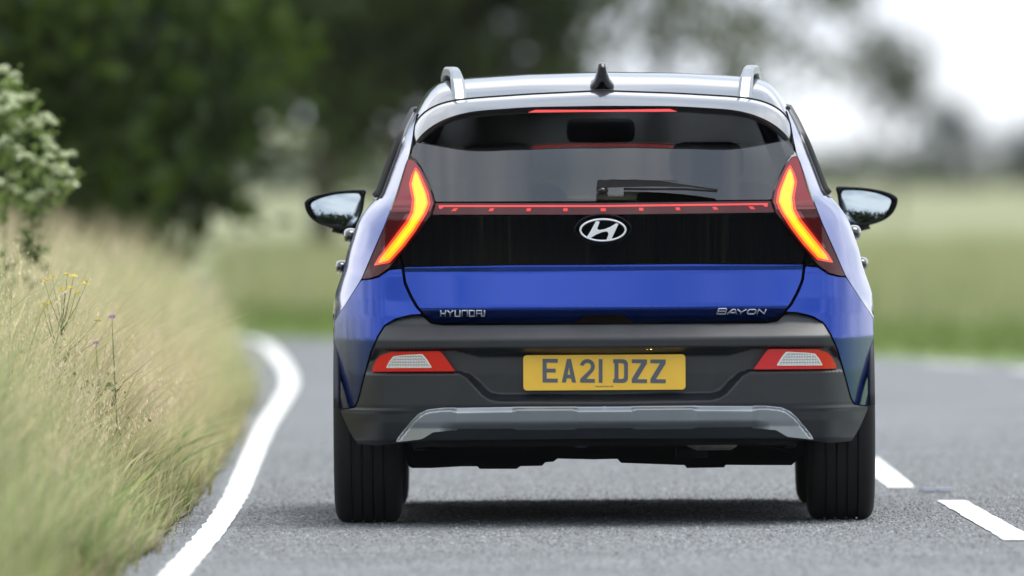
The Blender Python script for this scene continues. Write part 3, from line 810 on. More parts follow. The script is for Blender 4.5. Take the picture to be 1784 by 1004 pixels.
# ---- spoiler
def poly3(rows, n=44):
    p = np.array(rows, float); s = np.r_[0, np.cumsum(np.linalg.norm(np.diff(p[:, :2], axis=0), axis=1))]; s /= s[-1]
    T = np.linspace(0, 1, n)
    return np.stack([np.interp(T, s, p[:, i]) for i in range(3)], 1)
def to_car(rows): return np.array([tuple(at(a, b_, y)) for a, b_, y in rows])
def full(half):       # mirror a half polyline that ends on the centre line
    h = half.copy(); h[-1, 0] = 0
    m_ = h[:-1][::-1].copy(); m_[:, 0] *= -1
    return np.concatenate([h, m_], 0)
def smooth_line(p, n=8):
    for _ in range(n):
        q = p.copy(); q[1:-1] = p[1:-1] * 0.5 + (p[:-2] + p[2:]) * 0.25; p = q
    return p
A_ = smooth_line(poly3([(714, 271, .36), (726, 255, .345), (741, 241, .325), (771, 217, .29), (808, 206, .265), (920, 197.5, .24), (1051, 196, .235)]))
B_ = smooth_line(poly3([(715, 262, .37), (720, 250, .355), (729, 238, .335), (750, 220, .30), (783, 203.5, .265), (823, 194, .24), (923, 187, .22), (1051, 185, .215)]))
Dl = [(716, 250, .50), (718, 230, .55), (721, 211, .60), (735, 197, .60), (750, 187, .59), (777, 177, .575), (817, 172, .565), (923, 164.5, .555), (1051, 158.5, .55)]
D_ = smooth_line(poly3(Dl))
A3, B3, D3 = full(to_car(A_)), full(to_car(B_)), full(to_car(D_))
rows = []
for k in np.linspace(0, 1, 9):
    q = B3 * (1 - k) + D3 * k; q[:, 2] += 0.010 * math.sin(math.pi * k); rows.append(q)
spoiler = link('spoiler', fix_normals(grid_mesh('spoiler', rows)), 'roof_paint', car)
G3 = A3.copy(); G3[:, 1] = G3[:, 1] * 0.15 + 0.40 * 0.85; G3[:, 2] += 0.014
rows = [B3 + np.array([0, -0.002, 0.001]), B3 * 0.65 + A3 * 0.35 + np.array([0, -0.004, 0]), A3 * 0.85 + B3 * 0.15 + np.array([0, -0.003, 0]), A3]
link('spoiler_lip', fix_normals(grid_mesh('spoiler_lip', rows)), 'lip_plastic', spoiler)
link('spoiler_underside', fix_normals(grid_mesh('spoiler_underside', [A3 + np.array([0, 0.001, 0.001]), G3])), 'black_plastic', spoiler)
bl = [(1051, 188.5), (935, 190.5), (920, 196.3), (1051, 195)]
bl3 = [at(a, b_, 0.222 if a > 1000 else 0.225) for a, b_ in bl]
f_ = [Vector((0, p.y, p.z)) if abs(p.x) < 0.01 else p for p in bl3]
fr = f_ + [Vector((-p.x, p.y, p.z)) for p in (f_[2], f_[1])]
mb = MB(); mb.add(fr + [p + Vector((0, 0.02, 0)) for p in fr], [(0, 1, 2, 3, 4, 5)] + [(i, (i + 1) % 6, 6 + (i + 1) % 6, 6 + i) for i in range(6)])
o = mb.build('brake_light', 'brake_red', spoiler, False); fix_normals(o.data)

# ---- roof
nh = D3.shape[0]
xf = np.abs(D3[:, 0]) / np.abs(D3[:, 0]).max()
_px = np.array([0, .25, .45, .535, .565, .595, .615, .63]); _pd = np.array([0, .005, .017, .027, .044, .076, .116, .150])
prof_x = np.linspace(0, .63, 127); prof_d = np.interp(prof_x, _px, _pd)
for _ in range(60): prof_d[1:-1] = prof_d[1:-1] * 0.5 + (prof_d[:-2] + prof_d[2:]) * 0.25
def station(y, zc, w=0.615):
    x = np.sign(D3[:, 0]) * xf ** 0.92 * w
    return np.stack([x, np.full(nh, y) + 0.03 * (np.abs(x) / 0.6) ** 2, zc - np.interp(np.abs(x), prof_x, prof_d)], 1)
Dg = D3 + np.array([0, 0.006, 0.0005])
st = [Dg, station(0.80, 1.432), station(1.15, 1.456), station(1.55, 1.468), station(2.0, 1.462), station(2.40, 1.435, 0.60)]
rows = []
for i in range(len(st) - 1):
    p0, p1, p2, p3 = st[max(i - 1, 0)], st[i], st[i + 1], st[min(i + 2, len(st) - 1)]
    for t_ in np.linspace(0, 1, 8, endpoint=(i == len(st) - 2)):
        rows.append(0.5 * (2 * p1 + (p2 - p0) * t_ + (2 * p0 - 5 * p1 + 4 * p2 - p3) * t_ ** 2 + (3 * p1 - p0 - 3 * p2 + p3) * t_ ** 3))
MB().tube([Vector(p) + Vector((0, 0.003, 0.0012)) for p in D3], 0.0026, 5).build('roof_seam', 'void_black', spoiler)
roof = link('roof', fix_normals(grid_mesh('roof', rows)), 'roof_paint', car)
rows2 = [r_ - np.array([0, 0, 0.03]) for r_ in rows[4:]]
link('headliner', grid_mesh('headliner', rows2), 'seat_fabric', roof)

# ---- roof rails
for sgn in (-1, 1):
    path = [(-.462, .585, zpx(177, .585)), (-.465, .63, zpx(160, .63)), (-.470, .70, zpx(143, .70)), (-.476, .80, zpx(129, .8)), (-.482, .92, zpx(123.5, .92)), (-.492, 1.2, zpx(122.5, 1.2)), (-.505, 1.6, zpx(122.5, 1.6)), (-.510, 2.0, 1.468), (-.512, 2.25, 1.450), (-.512, 2.36, 1.42)]
    V, Fc = [], []
    hw, hh_ = 0.0225, 0.014
    for i, (x, y, z) in enumerate(path):
        a = Vector(path[max(i - 1, 0)]); b_ = Vector(path[min(i + 1, len(path) - 1)]); d = (b_ - a).normalized()
        nrm = Vector((1, 0, 0)).cross(d).normalized()
        w_ = hw * (0.78 if 2 < i < 8 else 1.0)
        for (u, v) in ((-1, -1), (-1, .5), (-.6, 1), (.6, 1), (1, .5), (1, -1)):
            V.append(Vector((x * -sgn * -1 if False else (x if sgn < 0 else -x), y, z)) + Vector((u * w_, 0, 0)) + nrm * (v * hh_))
    n6 = 6
    for i in range(len(path) - 1):
        for k in range(n6): Fc.append((i * n6 + k, i * n6 + (k + 1) % n6, (i + 1) * n6 + (k + 1) % n6, (i + 1) * n6 + k))
    Fc.append(tuple(range(n6))); Fc.append(tuple((len(path) - 1) * n6 + k for k in range(n6)))
    me = fix_normals(mesh('roof_rail', V, Fc)); bm = bmesh.new(); bm.from_mesh(me)
    me2 = bpy.data.meshes.new('roof_rail'); bm.to_mesh(me2); bm.free()
    link('roof_rail', me2, 'rail_silver', car)

# ---- shark fin aerial
secs = []
for y, k, hgt in ((.60, .55, .30), (.615, .9, .80), (.635, 1.0, 1.0), (.66, 1.0, .98), (.70, .92, .70), (.76, .7, .35), (.81, .3, .08)):
    zb = 1.408 + (y - .6) * 0.20; Ht = 0.074 * hgt
    secs.append([(s * w_ * k, y, zb + h_ * Ht) for s, w_, h_ in ((-1, .041, -.5), (-1, .039, .05), (-1, .025, .28), (-1, .016, .65), (-1, .010, .97), (0, .0, 1.0), (1, .010, .97), (1, .016, .65), (1, .025, .28), (1, .039, .05), (1, .041, -.5))])
link('aerial_fin', fix_normals(grid_mesh('aerial_fin', secs)), 'gloss_black', car)
fb = bpy.data.objects['aerial_fin']
bm = bmesh.new(); bm.from_mesh(fb.data); bm.verts.ensure_lookup_table(); bm.faces.new([bm.verts[i] for i in range(11)]); bm.to_mesh(fb.data); bm.free(); fix_normals(fb.data)

# ---- body sides
zs_low = np.concatenate([np.linspace(0.20, 0.70, 26), np.linspace(0.72, 1.055, 22)])
ys_f = [0.95, 1.05, 1.12, 1.2, 1.35, 1.5, 1.75, 2.0, 2.25, 2.5, 2.75, 2.9, 3.0, 3.1, 3.2, 3.3, 3.4, 3.5, 3.6, 3.7, 3.8, 3.9, 4.0, 4.08, 4.14]
def kfw(y): return 1.0 if y < 3.0 else 1.0 - 0.22 * ((y - 3.0) / 1.14) ** 2.2
def side_row(z, H):
    xc = float(Xc(np.array([z]))[0]); w = float(Wz(np.array([z]))[0])
    if z < zpx(735): w = float(Wz(np.array([zpx(735)]))[0]); xc = w - 0.003
    y0 = float(S_quart(np.array([xc]), np.array([max(z, 0.30)]))[0])
    yc_end = y0 + H
    pts = []
    for u in np.linspace(0, 1, 11):
        x = xc + (w - xc) * (1 - (1 - u) ** 2); pts.append((x, y0 + (yc_end - y0) * u, z))
    return pts, w, yc_end
axle_r, axle_f, WR = 0.75, 3.33, 0.329
for sgn in (-1, 1):
    rows = []
    for z in zs_low:
        p, w, ye = side_row(z, 0.52)
        zfac = 1.0
        for y in np.linspace(ye, 4.14, 52)[1:]:
            top = 1.06 if y < 3.2 else 1.06 - 0.32 * ((y - 3.2) / 0.94) ** 1.3
            zz = z if z < 0.6 else 0.6 + (z - 0.6) * (top - 0.6) / 0.46
            p.append((w * kfw(y), y, zz))
        rows.append([(sgn * x, y, z_) for x, y, z_ in p])
    P = np.array(rows); a, c = P.shape[:2]
    V = P.reshape(-1, 3); Fc = []
    for i in range(a - 1):
        for j in range(c - 1):
            q = (i * c + j, i * c + j + 1, (i + 1) * c + j + 1, (i + 1) * c + j)
            ctr = V[list(q)].mean(0)
            if ctr[2] < zpx(716) and ctr[1] < 0.62: continue
            if min(math.hypot(ctr[1] - ay, ctr[2] - 0.325) for ay in (axle_r, axle_f)) < 0.365: continue
            if ctr[1] < axle_r and ctr[2] < zpx(716): continue
            Fc.append(q)
    me = fix_normals(mesh('body_side', V, Fc, True)); o = link('body_side', me, 'blue_paint', car)
    # wheel arch mouldings
    for ay in (axle_r, axle_f):
        w = float(Wz(np.array([0.6]))[0]) * kfw(ay)
        pth = [(sgn * (w - 0.020), ay + 0.372 * math.cos(an), 0.325 + 0.372 * math.sin(an)) for an in np.linspace(R(-12 if ay > 2 else -5), R(192 if ay > 2 else 172), 30)]
        MB().tube(pth, 0.013, 6).build('arch_moulding', 'plastic', car)
        lin = np.array([[(sgn * xx, ay + 0.372 * math.cos(an), 0.325 + 0.372 * math.sin(an)) for an in np.linspace(R(-10), R(122 if ay < 2 else 190), 24)] for xx in (0.62, w - 0.012)])
        link('arch_liner', grid_mesh('arch_liner', lin), 'void_black', car)
    MB().box((sgn * 0.80 if sgn > 0 else -0.872, 1.13, 0.17), (0.872 if sgn > 0 else sgn * 0.80, 2.95, 0.27)).build('sill', 'plastic', car, False)

    # rear pillar: painted skin from the tail light round to the side window
    rows = []; zg = np.linspace(1.05, 1.335, 16)
    wrows = []
    for z in zg:
        H = 0.62
        xc = float(Xc(np.array([z]))[0]); w = float(Wz(np.array([z]))[0])
        y0 = float(S_quart(np.array([xc]), np.array([z]))[0]) if z < 1.24 else None
        if y0 is None:
            b0 = float(S_quart(np.array([float(Xc(np.array([1.24]))[0])]), np.array([1.24]))[0]); y0 = b0 + (z - 1.24) / 0.095 * (0.75 - b0)
        r_ = []
        for u in np.linspace(0, 0.5, 7): r_.append((sgn * (xc + (w - xc) * (1 - (1 - u) ** 2)), y0 + H * u, z))
        rows.append(r_)
        yws = 2.42 + (1.43 - z) / 0.45 * 0.85
        q = [(sgn * (xc + (w - xc) * (1 - (1 - u) ** 2)) - sgn * 0.004, y0 + H * u, z) for u in np.linspace(0.5, 1, 6)]
        for y in np.linspace(y0 + H, yws - 0.05, 12)[1:]: q.append((sgn * (w - 0.004), y, z))
        wrows.append(q)
    link('rear_pillar', fix_normals(grid_mesh('rear_pillar', rows)), 'blue_paint', car)
    sw = link('side_window', fix_normals(grid_mesh('side_window', wrows)), 'side_glass', car)
    mb = MB()
    mb.tube([Vector(q_[0]) + Vector((sgn * 0.003, 0, 0)) for q_ in wrows], 0.007, 6)
    mb.tube([Vector(v) + Vector((sgn * 0.003, 0, 0)) for v in wrows[0]], 0.008, 6)
    mb.tube([Vector(v) + Vector((sgn * 0.003, 0, 0.006)) for v in wrows[-1]], 0.009, 6)
    mb.build('window_frame', 'lip_plastic', sw)
    mb = MB(); mid = [r_[9] for r_ in wrows]; mb.tube([Vector(v) for v in mid], 0.03, 6); mb.build('door_pillar', 'black_plastic', sw)
    # front pillar
    MB().tube([(sgn * 0.66, 3.22, 1.03), (sgn * 0.60, 2.9, 1.19), (sgn * 0.54, 2.46, 1.33)], 0.028, 8).build('front_pillar', 'blue_paint', car)

# bonnet, windscreen, front face, floor
rows = []
for y in np.linspace(3.24, 4.14, 10):
    top = 1.005 if y < 3.2 else 1.01 - 0.32 * ((y - 3.2) / 0.94) ** 1.3
    w = float(Wz(np.array([1.0]))[0]) * kfw(y)
    rows.append([(x * w, y + 0.05 * (1 - x * x), top + 0.035 * (1 - x * x)) for x in np.linspace(-1, 1, 15)])
link('bonnet', fix_normals(grid_mesh('bonnet', rows)), 'blue_paint', car)
rows = []
for z in np.linspace(0.22, 0.78, 8):
    w = 0.86 * kfw(4.14); rows.append([(x * w, 4.14 + 0.10 * (1 - x * x), z) for x in np.linspace(-1, 1, 15)])
link('front_bumper', fix_normals(grid_mesh('front_bumper', rows)), 'plastic', car)
rows = []
for k in np.linspace(0, 1, 8):
    rows.append([(x * (0.55 + 0.11 * k), 2.42 + 0.80 * k + 0.10 * (1 - x * x), 1.40 - 0.37 * k + 0.025 * (1 - x * x)) for x in np.linspace(-1, 1, 15)])
link('windscreen', fix_normals(grid_mesh('windscreen', rows)), 'screen_glass', car)

# cabin
rounded_box('dashboard', (-0.68, 2.75, 0.75), (0.68, 3.25, 1.02), 0.05, 'seat_fabric', car)
rounded_box('parcel_shelf', (-0.60, 0.22, 0.96), (0.60, 0.85, 0.985), 0.01, 'seat_fabric', car)
rounded_box('rear_seat', (-0.62, 0.85, 0.45), (0.62, 1.05, 1.02), 0.05, 'seat_fabric', car)
for x in (-0.33, 0.33): rounded_box('rear_headrest', (x - 0.12, 0.90, 1.03), (x + 0.12, 0.99, 1.12), 0.035, 'seat_fabric', car)
for x in (-0.35, 0.35):
    rounded_box('front_seat', (x - 0.24, 1.75, 0.40), (x + 0.24, 1.92, 1.10), 0.07, 'seat_fabric', car)
    hb = rounded_box('front_headrest', (x - 0.125, 1.78, 1.10), (x + 0.125, 1.88, 1.235), 0.05, 'seat_fabric', car)
rounded_box('rear_view_mirror', (-0.115, 2.50, 1.235), (0.115, 2.55, 1.315), 0.025, 'black_plastic', car)

# floor and underbody
under = [(705, 790), (712, 811), (717, 815), (751, 815), (807, 812), (832, 812), (836, 816.5), (900, 816.5), (906, 812), (944, 811), (950, 805), (964, 804), (971, 798.5), (1036, 800), (1076, 799), (1082, 806), (1124, 807.5),
         (1193, 810), (1197, 815), (1261, 814), (1264, 809.5), (1320, 810), (1379, 810), (1400, 790), (1400, 752), (705, 752)]
prism('underbody', under, 1.0, 2.9, 'void_black', car)
MB().box((-0.62, 0.16, 0.255), (0.62, 1.0, 0.33)).build('boot_floor', 'void_black', car, False)
MB().box((-0.60, 2.9, 0.19), (0.60, 4.1, 0.33)).build('engine_undertray', 'void_black', car, False)
MB().tube([(-0.68, 0.75, 0.30), (-0.4, 0.80, 0.285), (0.4, 0.80, 0.285), (0.68, 0.75, 0.30)], 0.035, 10).build('axle_beam', 'void_black', car)
s0 = at(1246, 762, 0.42)
mb = MB(); rr = []
for x, r_ in ((-.09, .0), (-.09, .03), (-.06, .042), (.05, .042), (.07, .03), (.07, 0)):
    rr.append([(s0.x + x, s0.y + r_ * math.cos(a) * 1.2, s0.z + r_ * math.sin(a)) for a in np.linspace(0, 2 * math.pi, 17)])
link('silencer', fix_normals(grid_mesh('silencer', rr)), 'steel', car)
t0 = at(1012, 770, 0.2)
MB().tube([(t0.x + 0.030 * math.cos(a), 0.2, t0.z + 0.016 * math.sin(a)) for a in np.linspace(0, 2 * math.pi, 17)[:-1]], 0.005, 6, True).build('tow_eye', 'tow_blue', car)
s1 = at(1205, 788, 0.6)
MB().tube([(s1.x - 0.05, .6, s1.z), (s1.x + 0.05, .62, s1.z)], 0.02, 10).build('exhaust_pipe', 'rubber', car)
for sgn in (-1, 1):
    mb = MB(); mb.tube([(sgn * 0.56 + 0.045 * math.cos(a), 0.86 + 0.045 * math.sin(a), 0.22 + 0.008 * a) for a in np.linspace(0, 10 * math.pi / 2, 40)], 0.006, 5); mb.build('spring', 'rubber', car)
    MB().tube([(sgn * 0.60, 0.55, 0.24), (sgn * 0.62, 0.66, 0.62)], 0.02, 8).build('damper', 'black_plastic', car)

# ---- wheels
def tyre_profile():
    hw = 0.107; g = [-.052, -.0175, .0175, .052]
    pts = [(-hw + .012, .215), (-hw + .002, .235), (-hw - .003, .265), (-hw, .295), (-hw + .008, .314), (-hw + .020, .3245), (-hw + .034, .3275)]
    for c in g:
        r_ = .3285
        pts += [(c - .0042, r_), (c - .0034, r_ - .008), (c + .0034, r_ - .008), (c + .0042, r_)]
    pts += [(hw - .034, .3275), (hw - .020, .3245), (hw - .008, .314), (hw, .295), (hw + .003, .265), (hw - .002, .235), (hw - .012, .215)]
    return pts
def lathe_x(prof, n):
    P = np.array([[(x, r_ * math.cos(a), r_ * math.sin(a)) for a in np.linspace(0, 2 * math.pi, n + 1)] for x, r_ in prof])
    return P
tyre_me = fix_normals(grid_mesh('tyre', lathe_x(tyre_profile(), 96), False))
tyre_me.polygons.foreach_set('use_smooth', [True] * len(tyre_me.polygons)); tyre_me.set_sharp_from_angle(angle=R(35))
tyre_me.materials.append(MT['rubber'])
rim_mb = MB()
rp_ = [(-.08, .222), (-.085, .214), (-.06, .205), (.05, .20), (.075, .205), (.095, .214), (.088, .222)]
Pq = lathe_x(rp_, 48); a, c = Pq.shape[:2]
rim_mb.add(Pq.reshape(-1, 3), [(i * c + j, i * c + j + 1, (i + 1) * c + j + 1, (i + 1) * c + j) for i in range(a - 1) for j in range(c - 1)])
for k in range(5):
    an = 2 * math.pi * k / 5
    for da in (-.16, .16):
        p0 = Vector((.075, .03 * math.cos(an), .03 * math.sin(an))); p1 = Vector((.078, .21 * math.cos(an + da), .21 * math.sin(an + da)))
        rim_mb.tube([p0, p0.lerp(p1, .5) + Vector((.01, 0, 0)), p1], [.03, .02, .018], 6)
rim_mb.tube([(.03, 0, 0), (.085, 0, 0), (.095, 0, 0)], [.05, .05, .02], 16)
rim_mb.tube([(-.06, 0, 0), (.0, 0, 0)], [.13, .13], 24)
rim_me = mesh('rim', rim_mb.v, rim_mb.f, True); rim_me.materials.append(MT['alloy'])
tx = (at(585.5, 850, .75).x, at(699, 850, .75).x); wxc = -sum(tx) / 2 * -1
WX = abs(sum(tx) / 2)
fxi = abs(at(711, 850, axle_f).x); WXF = fxi + 0.107
for ay, wx in ((axle_r, WX), (axle_f, WXF)):
    for sgn in (-1, 1):
        w_ = empty('wheel', (sgn * wx, ay, 0.328), car)
        if sgn < 0: w_.rotation_euler = (0, 0, math.pi)
        link('tyre', tyre_me, None, w_); link('rim', rim_me, None, w_)

# ---- door mirrors
def mp(pts): return [(510 + a / 5.283, 310 + b_ / 5.283) for a, b_ in pts]
mo = mp([(103, 228), (118, 208), (150, 185), (220, 158), (350, 130), (480, 116), (600, 110), (672, 109), (682, 118), (664, 170), (655, 250), (645, 310), (610, 390), (578, 448), (540, 468), (480, 476), (400, 472), (340, 462), (220, 420), (150, 360), (113, 290)])
mg = mp([(165, 235), (220, 200), (330, 165), (450, 146), (590, 142), (618, 150), (624, 180), (618, 300), (590, 390), (545, 435), (500, 450), (350, 435), (265, 408), (205, 345), (172, 275)])
YM = 2.70
mo3 = [at(a, b_, YM) for a, b_ in mo]; mg3 = [at(a, b_, YM) for a, b_ in mg]
mo3 = [Vector(v) for v in np.array([(p.x, p.y, p.z) for p in mo3])]
def ring_pts(p3, n=48):
    q = chaikin([(p.x, p.z) for p in p3], 1); q = np.array(q + q[:1]); s = np.r_[0, np.cumsum(np.hypot(*np.diff(q, axis=0).T))]; s /= s[-1]
    T = np.linspace(0, 1, n + 1)[:-1]
    return np.stack([np.interp(T, s, q[:, 0]), np.interp(T, s, q[:, 1])], 1)
ro = ring_pts(mo3); rg = ring_pts(mg3)
co_ = ro.mean(0)
for sgn in (-1, 1):
    f3 = lambda q, y: [(sgn * abs(p[0]), y, p[1]) for p in q]
    sh = lambda k: co_ + (ro - co_) * k
    rings = [f3(rg * 1.0, YM + 0.012), f3(co_ + (rg - co_) * 1.03, YM - 0.004), f3(sh(0.985), YM - 0.006), f3(ro, YM + 0.004), f3(sh(1.0), YM + 0.03), f3(sh(0.94), YM + 0.07), f3(sh(0.78), YM + 0.105), f3(sh(0.45), YM + 0.128), f3(sh(0.05), YM + 0.135)]
    rings = [r_ + r_[:1] for r_ in rings]
    mir = link('door_mirror', fix_normals(grid_mesh('door_mirror', rings)), 'gloss_black', car)
    mir['label'] = 'black door mirror on the %s side' % ('left' if sgn < 0 else 'right')
    # mirror glass: slightly convex, tilted a little up
    q = np.array(f3(rg, 0.0)); cz_ = q[:, 2].mean(); cx_ = q[:, 0].mean()
    S_mir = lambda x, z, cx_=cx_, cz_=cz_: YM + 0.004 + (z - cz_) * 0.050 + ((x - cx_) ** 2 + (z - cz_) ** 2) / 2.6
    panel('mirror_glass', [(a[0], a[2]) for a in q], S_mir, 'mirror', mir, rim=0.0, dx=0.015, dz=0.015, rnd=0)
    MB().tube([(sgn * 0.80, YM + 0.06, 0.955), (sgn * 0.86, YM + 0.05, 0.95), (sgn * 0.90, YM + 0.05, 0.965)], [0.03, 0.024, 0.03], 10).build('mirror_foot', 'gloss_black', mir)
    # door handles
    for px, py, y, w_, h_, ln in ((611, 411, 1.62, .034, .030, .10), (595, 465, 2.55, .030, .026, .10)):
        c_ = at(px, py, y)
        bm = bmesh.new(); bmesh.ops.create_uvsphere(bm, u_segments=16, v_segments=10, radius=1)
        for v in bm.verts:
            v.co = Vector((sgn * abs(c_.x) + math.copysign(abs(v.co.x) ** 0.7, v.co.x) * w_ * 0.72, y + v.co.y * ln, c_.z + math.copysign(abs(v.co.z) ** 0.75, v.co.z) * h_ * 0.85))
        me = bpy.data.meshes.new('door_handle'); bm.to_mesh(me); bm.free(); me.polygons.foreach_set('use_smooth', [True] * len(me.polygons))
        link('door_handle', me, 'roof_paint', car)

# ================================================================== GRASS AND WILD PLANTS ON THE LEFT VERGE
def veg_mat(name, rough=0.6, trans=0.45):
    m = bpy.data.materials.new(name); m.use_nodes = True
    n = m.node_tree; n.nodes.clear()
    o = n.nodes.new('ShaderNodeOutputMaterial'); at_ = n.nodes.new('ShaderNodeAttribute'); at_.attribute_name = 'Col'
    d = n.nodes.new('ShaderNodeBsdfDiffuse'); tl_ = n.nodes.new('ShaderNodeBsdfTranslucent'); mi = n.nodes.new('ShaderNodeMixShader'); mi.inputs['Fac'].default_value = trans
    gl = n.nodes.new('ShaderNodeBsdfGlossy'); gl.inputs['Roughness'].default_value = 0.45; m2 = n.nodes.new('ShaderNodeMixShader'); m2.inputs['Fac'].default_value = 0.015
    n.links.new(at_.outputs['Color'], d.inputs['Color']); n.links.new(at_.outputs['Color'], tl_.inputs['Color'])
    n.links.new(d.outputs['BSDF'], mi.inputs[1]); n.links.new(tl_.outputs['BSDF'], mi.inputs[2])
    n.links.new(mi.outputs['Shader'], m2.inputs[1]); n.links.new(gl.outputs['BSDF'], m2.inputs[2])
    n.links.new(m2.outputs['Shader'], o.inputs['Surface'])
    MT[name] = m
veg_mat('grass_blades', trans=0.5); veg_mat('leaves', trans=0.35)
mat('bark', (0.075, 0.062, 0.048), 0.9, nscale=6, namt=0.4)
mat('stem_green', (0.14, 0.19, 0.06), 0.7, nscale=20, namt=0.2)

def np_mesh(name, V, Q, colors=None):
    """V (n,3), Q (m,4) quads, colours per vertex"""
    me = bpy.data.meshes.new(name); nv, nq = len(V), len(Q)
    me.vertices.add(nv); me.vertices.foreach_set('co', np.asarray(V, np.float32).ravel())
    me.loops.add(nq * 4); me.loops.foreach_set('vertex_index', np.asarray(Q, np.int32).ravel())
    me.polygons.add(nq); me.polygons.foreach_set('loop_start', np.arange(0, nq * 4, 4, dtype=np.int32))
    me.update(calc_edges=True)
    if colors is not None:
        a = me.color_attributes.new('Col', 'FLOAT_COLOR', 'POINT')
        a.data.foreach_set('color', np.concatenate([colors, np.ones((nv, 1))], 1).astype(np.float32).ravel())
    return me

m = bpy.data.materials.new('chipping'); m.use_nodes = True
b = m.node_tree.nodes['Principled BSDF']; b.inputs['Roughness'].default_value = 0.6
av = m.node_tree.nodes.new('ShaderNodeAttribute'); av.attribute_name = 'Col'; m.node_tree.links.new(av.outputs['Color'], b.inputs['Base Color']); MT['chipping'] = m
ch_ = link('chippings', np_mesh('chippings', *chip_data), 'chipping', road); ch_['kind'] = 'stuff'

def blades(px, py, pz, h, w, lean, ldir, colr, rng, tipcol=None, seg=4, droop=1.0):
    """arrays -> V, Q, C"""
    n_ = len(px); lv = seg + 1
    t_ = np.linspace(0, 1, lv)[None, :]
    bx = px[:, None] + np.cos(ldir)[:, None] * lean[:, None] * t_ ** 2
    by = py[:, None] + np.sin(ldir)[:, None] * lean[:, None] * t_ ** 2
    bz = pz[:, None] + h[:, None] * (t_ - 0.22 * droop * (lean / h)[:, None] * t_ ** 2.5)
    wid = w[:, None] * (1 - t_ ** 1.6 * 0.92)
    fa = rng.uniform(0, 2 * np.pi, n_); cx, sy = np.cos(fa)[:, None] * wid, np.sin(fa)[:, None] * wid
    V = np.stack([np.stack([bx - cx, by - sy, bz], -1), np.stack([bx + cx, by + sy, bz], -1)], 2).reshape(-1, 3)
    base = (np.arange(n_) * lv * 2)[:, None]; k = np.arange(seg)[None, :] * 2
    a = base + k
    Q = np.stack([a, a + 1, a + 3, a + 2], -1).reshape(-1, 4)
    tc_ = colr if tipcol is None else tipcol
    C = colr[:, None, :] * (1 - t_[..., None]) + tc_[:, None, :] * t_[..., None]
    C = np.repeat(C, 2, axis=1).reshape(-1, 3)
    return V, Q, C

def verge_edge(d): return np.interp(d, [20, 45, 55, 65, 80, 93, 105, 118, 135, 160], [-1.17, -1.17, -1.15, -1.20, -1.34, -1.57, -1.86, -3.1, -6.0, -12.5])
G_GREEN = np.array([0.26, 0.37, 0.085]); G_PALE = np.array([0.60, 0.64, 0.33]); G_STRAW = np.array([0.70, 0.60, 0.38]); G_DEEP = np.array([0.075, 0.135, 0.032]); G_RUST = np.array([0.52, 0.34, 0.14])
def field_noise(x, y, s, o=0.0): return np.array([mnoise.noise(Vector((a * s, b_ * s * 0.5, o))) for a, b_ in zip(x, y)])

Vs, Qs, Cs = [], [], []; off_ = 0
def push(V, Q, C):
    global off_
    Vs.append(V); Qs.append(Q + off_); Cs.append(C); off_ += len(V)
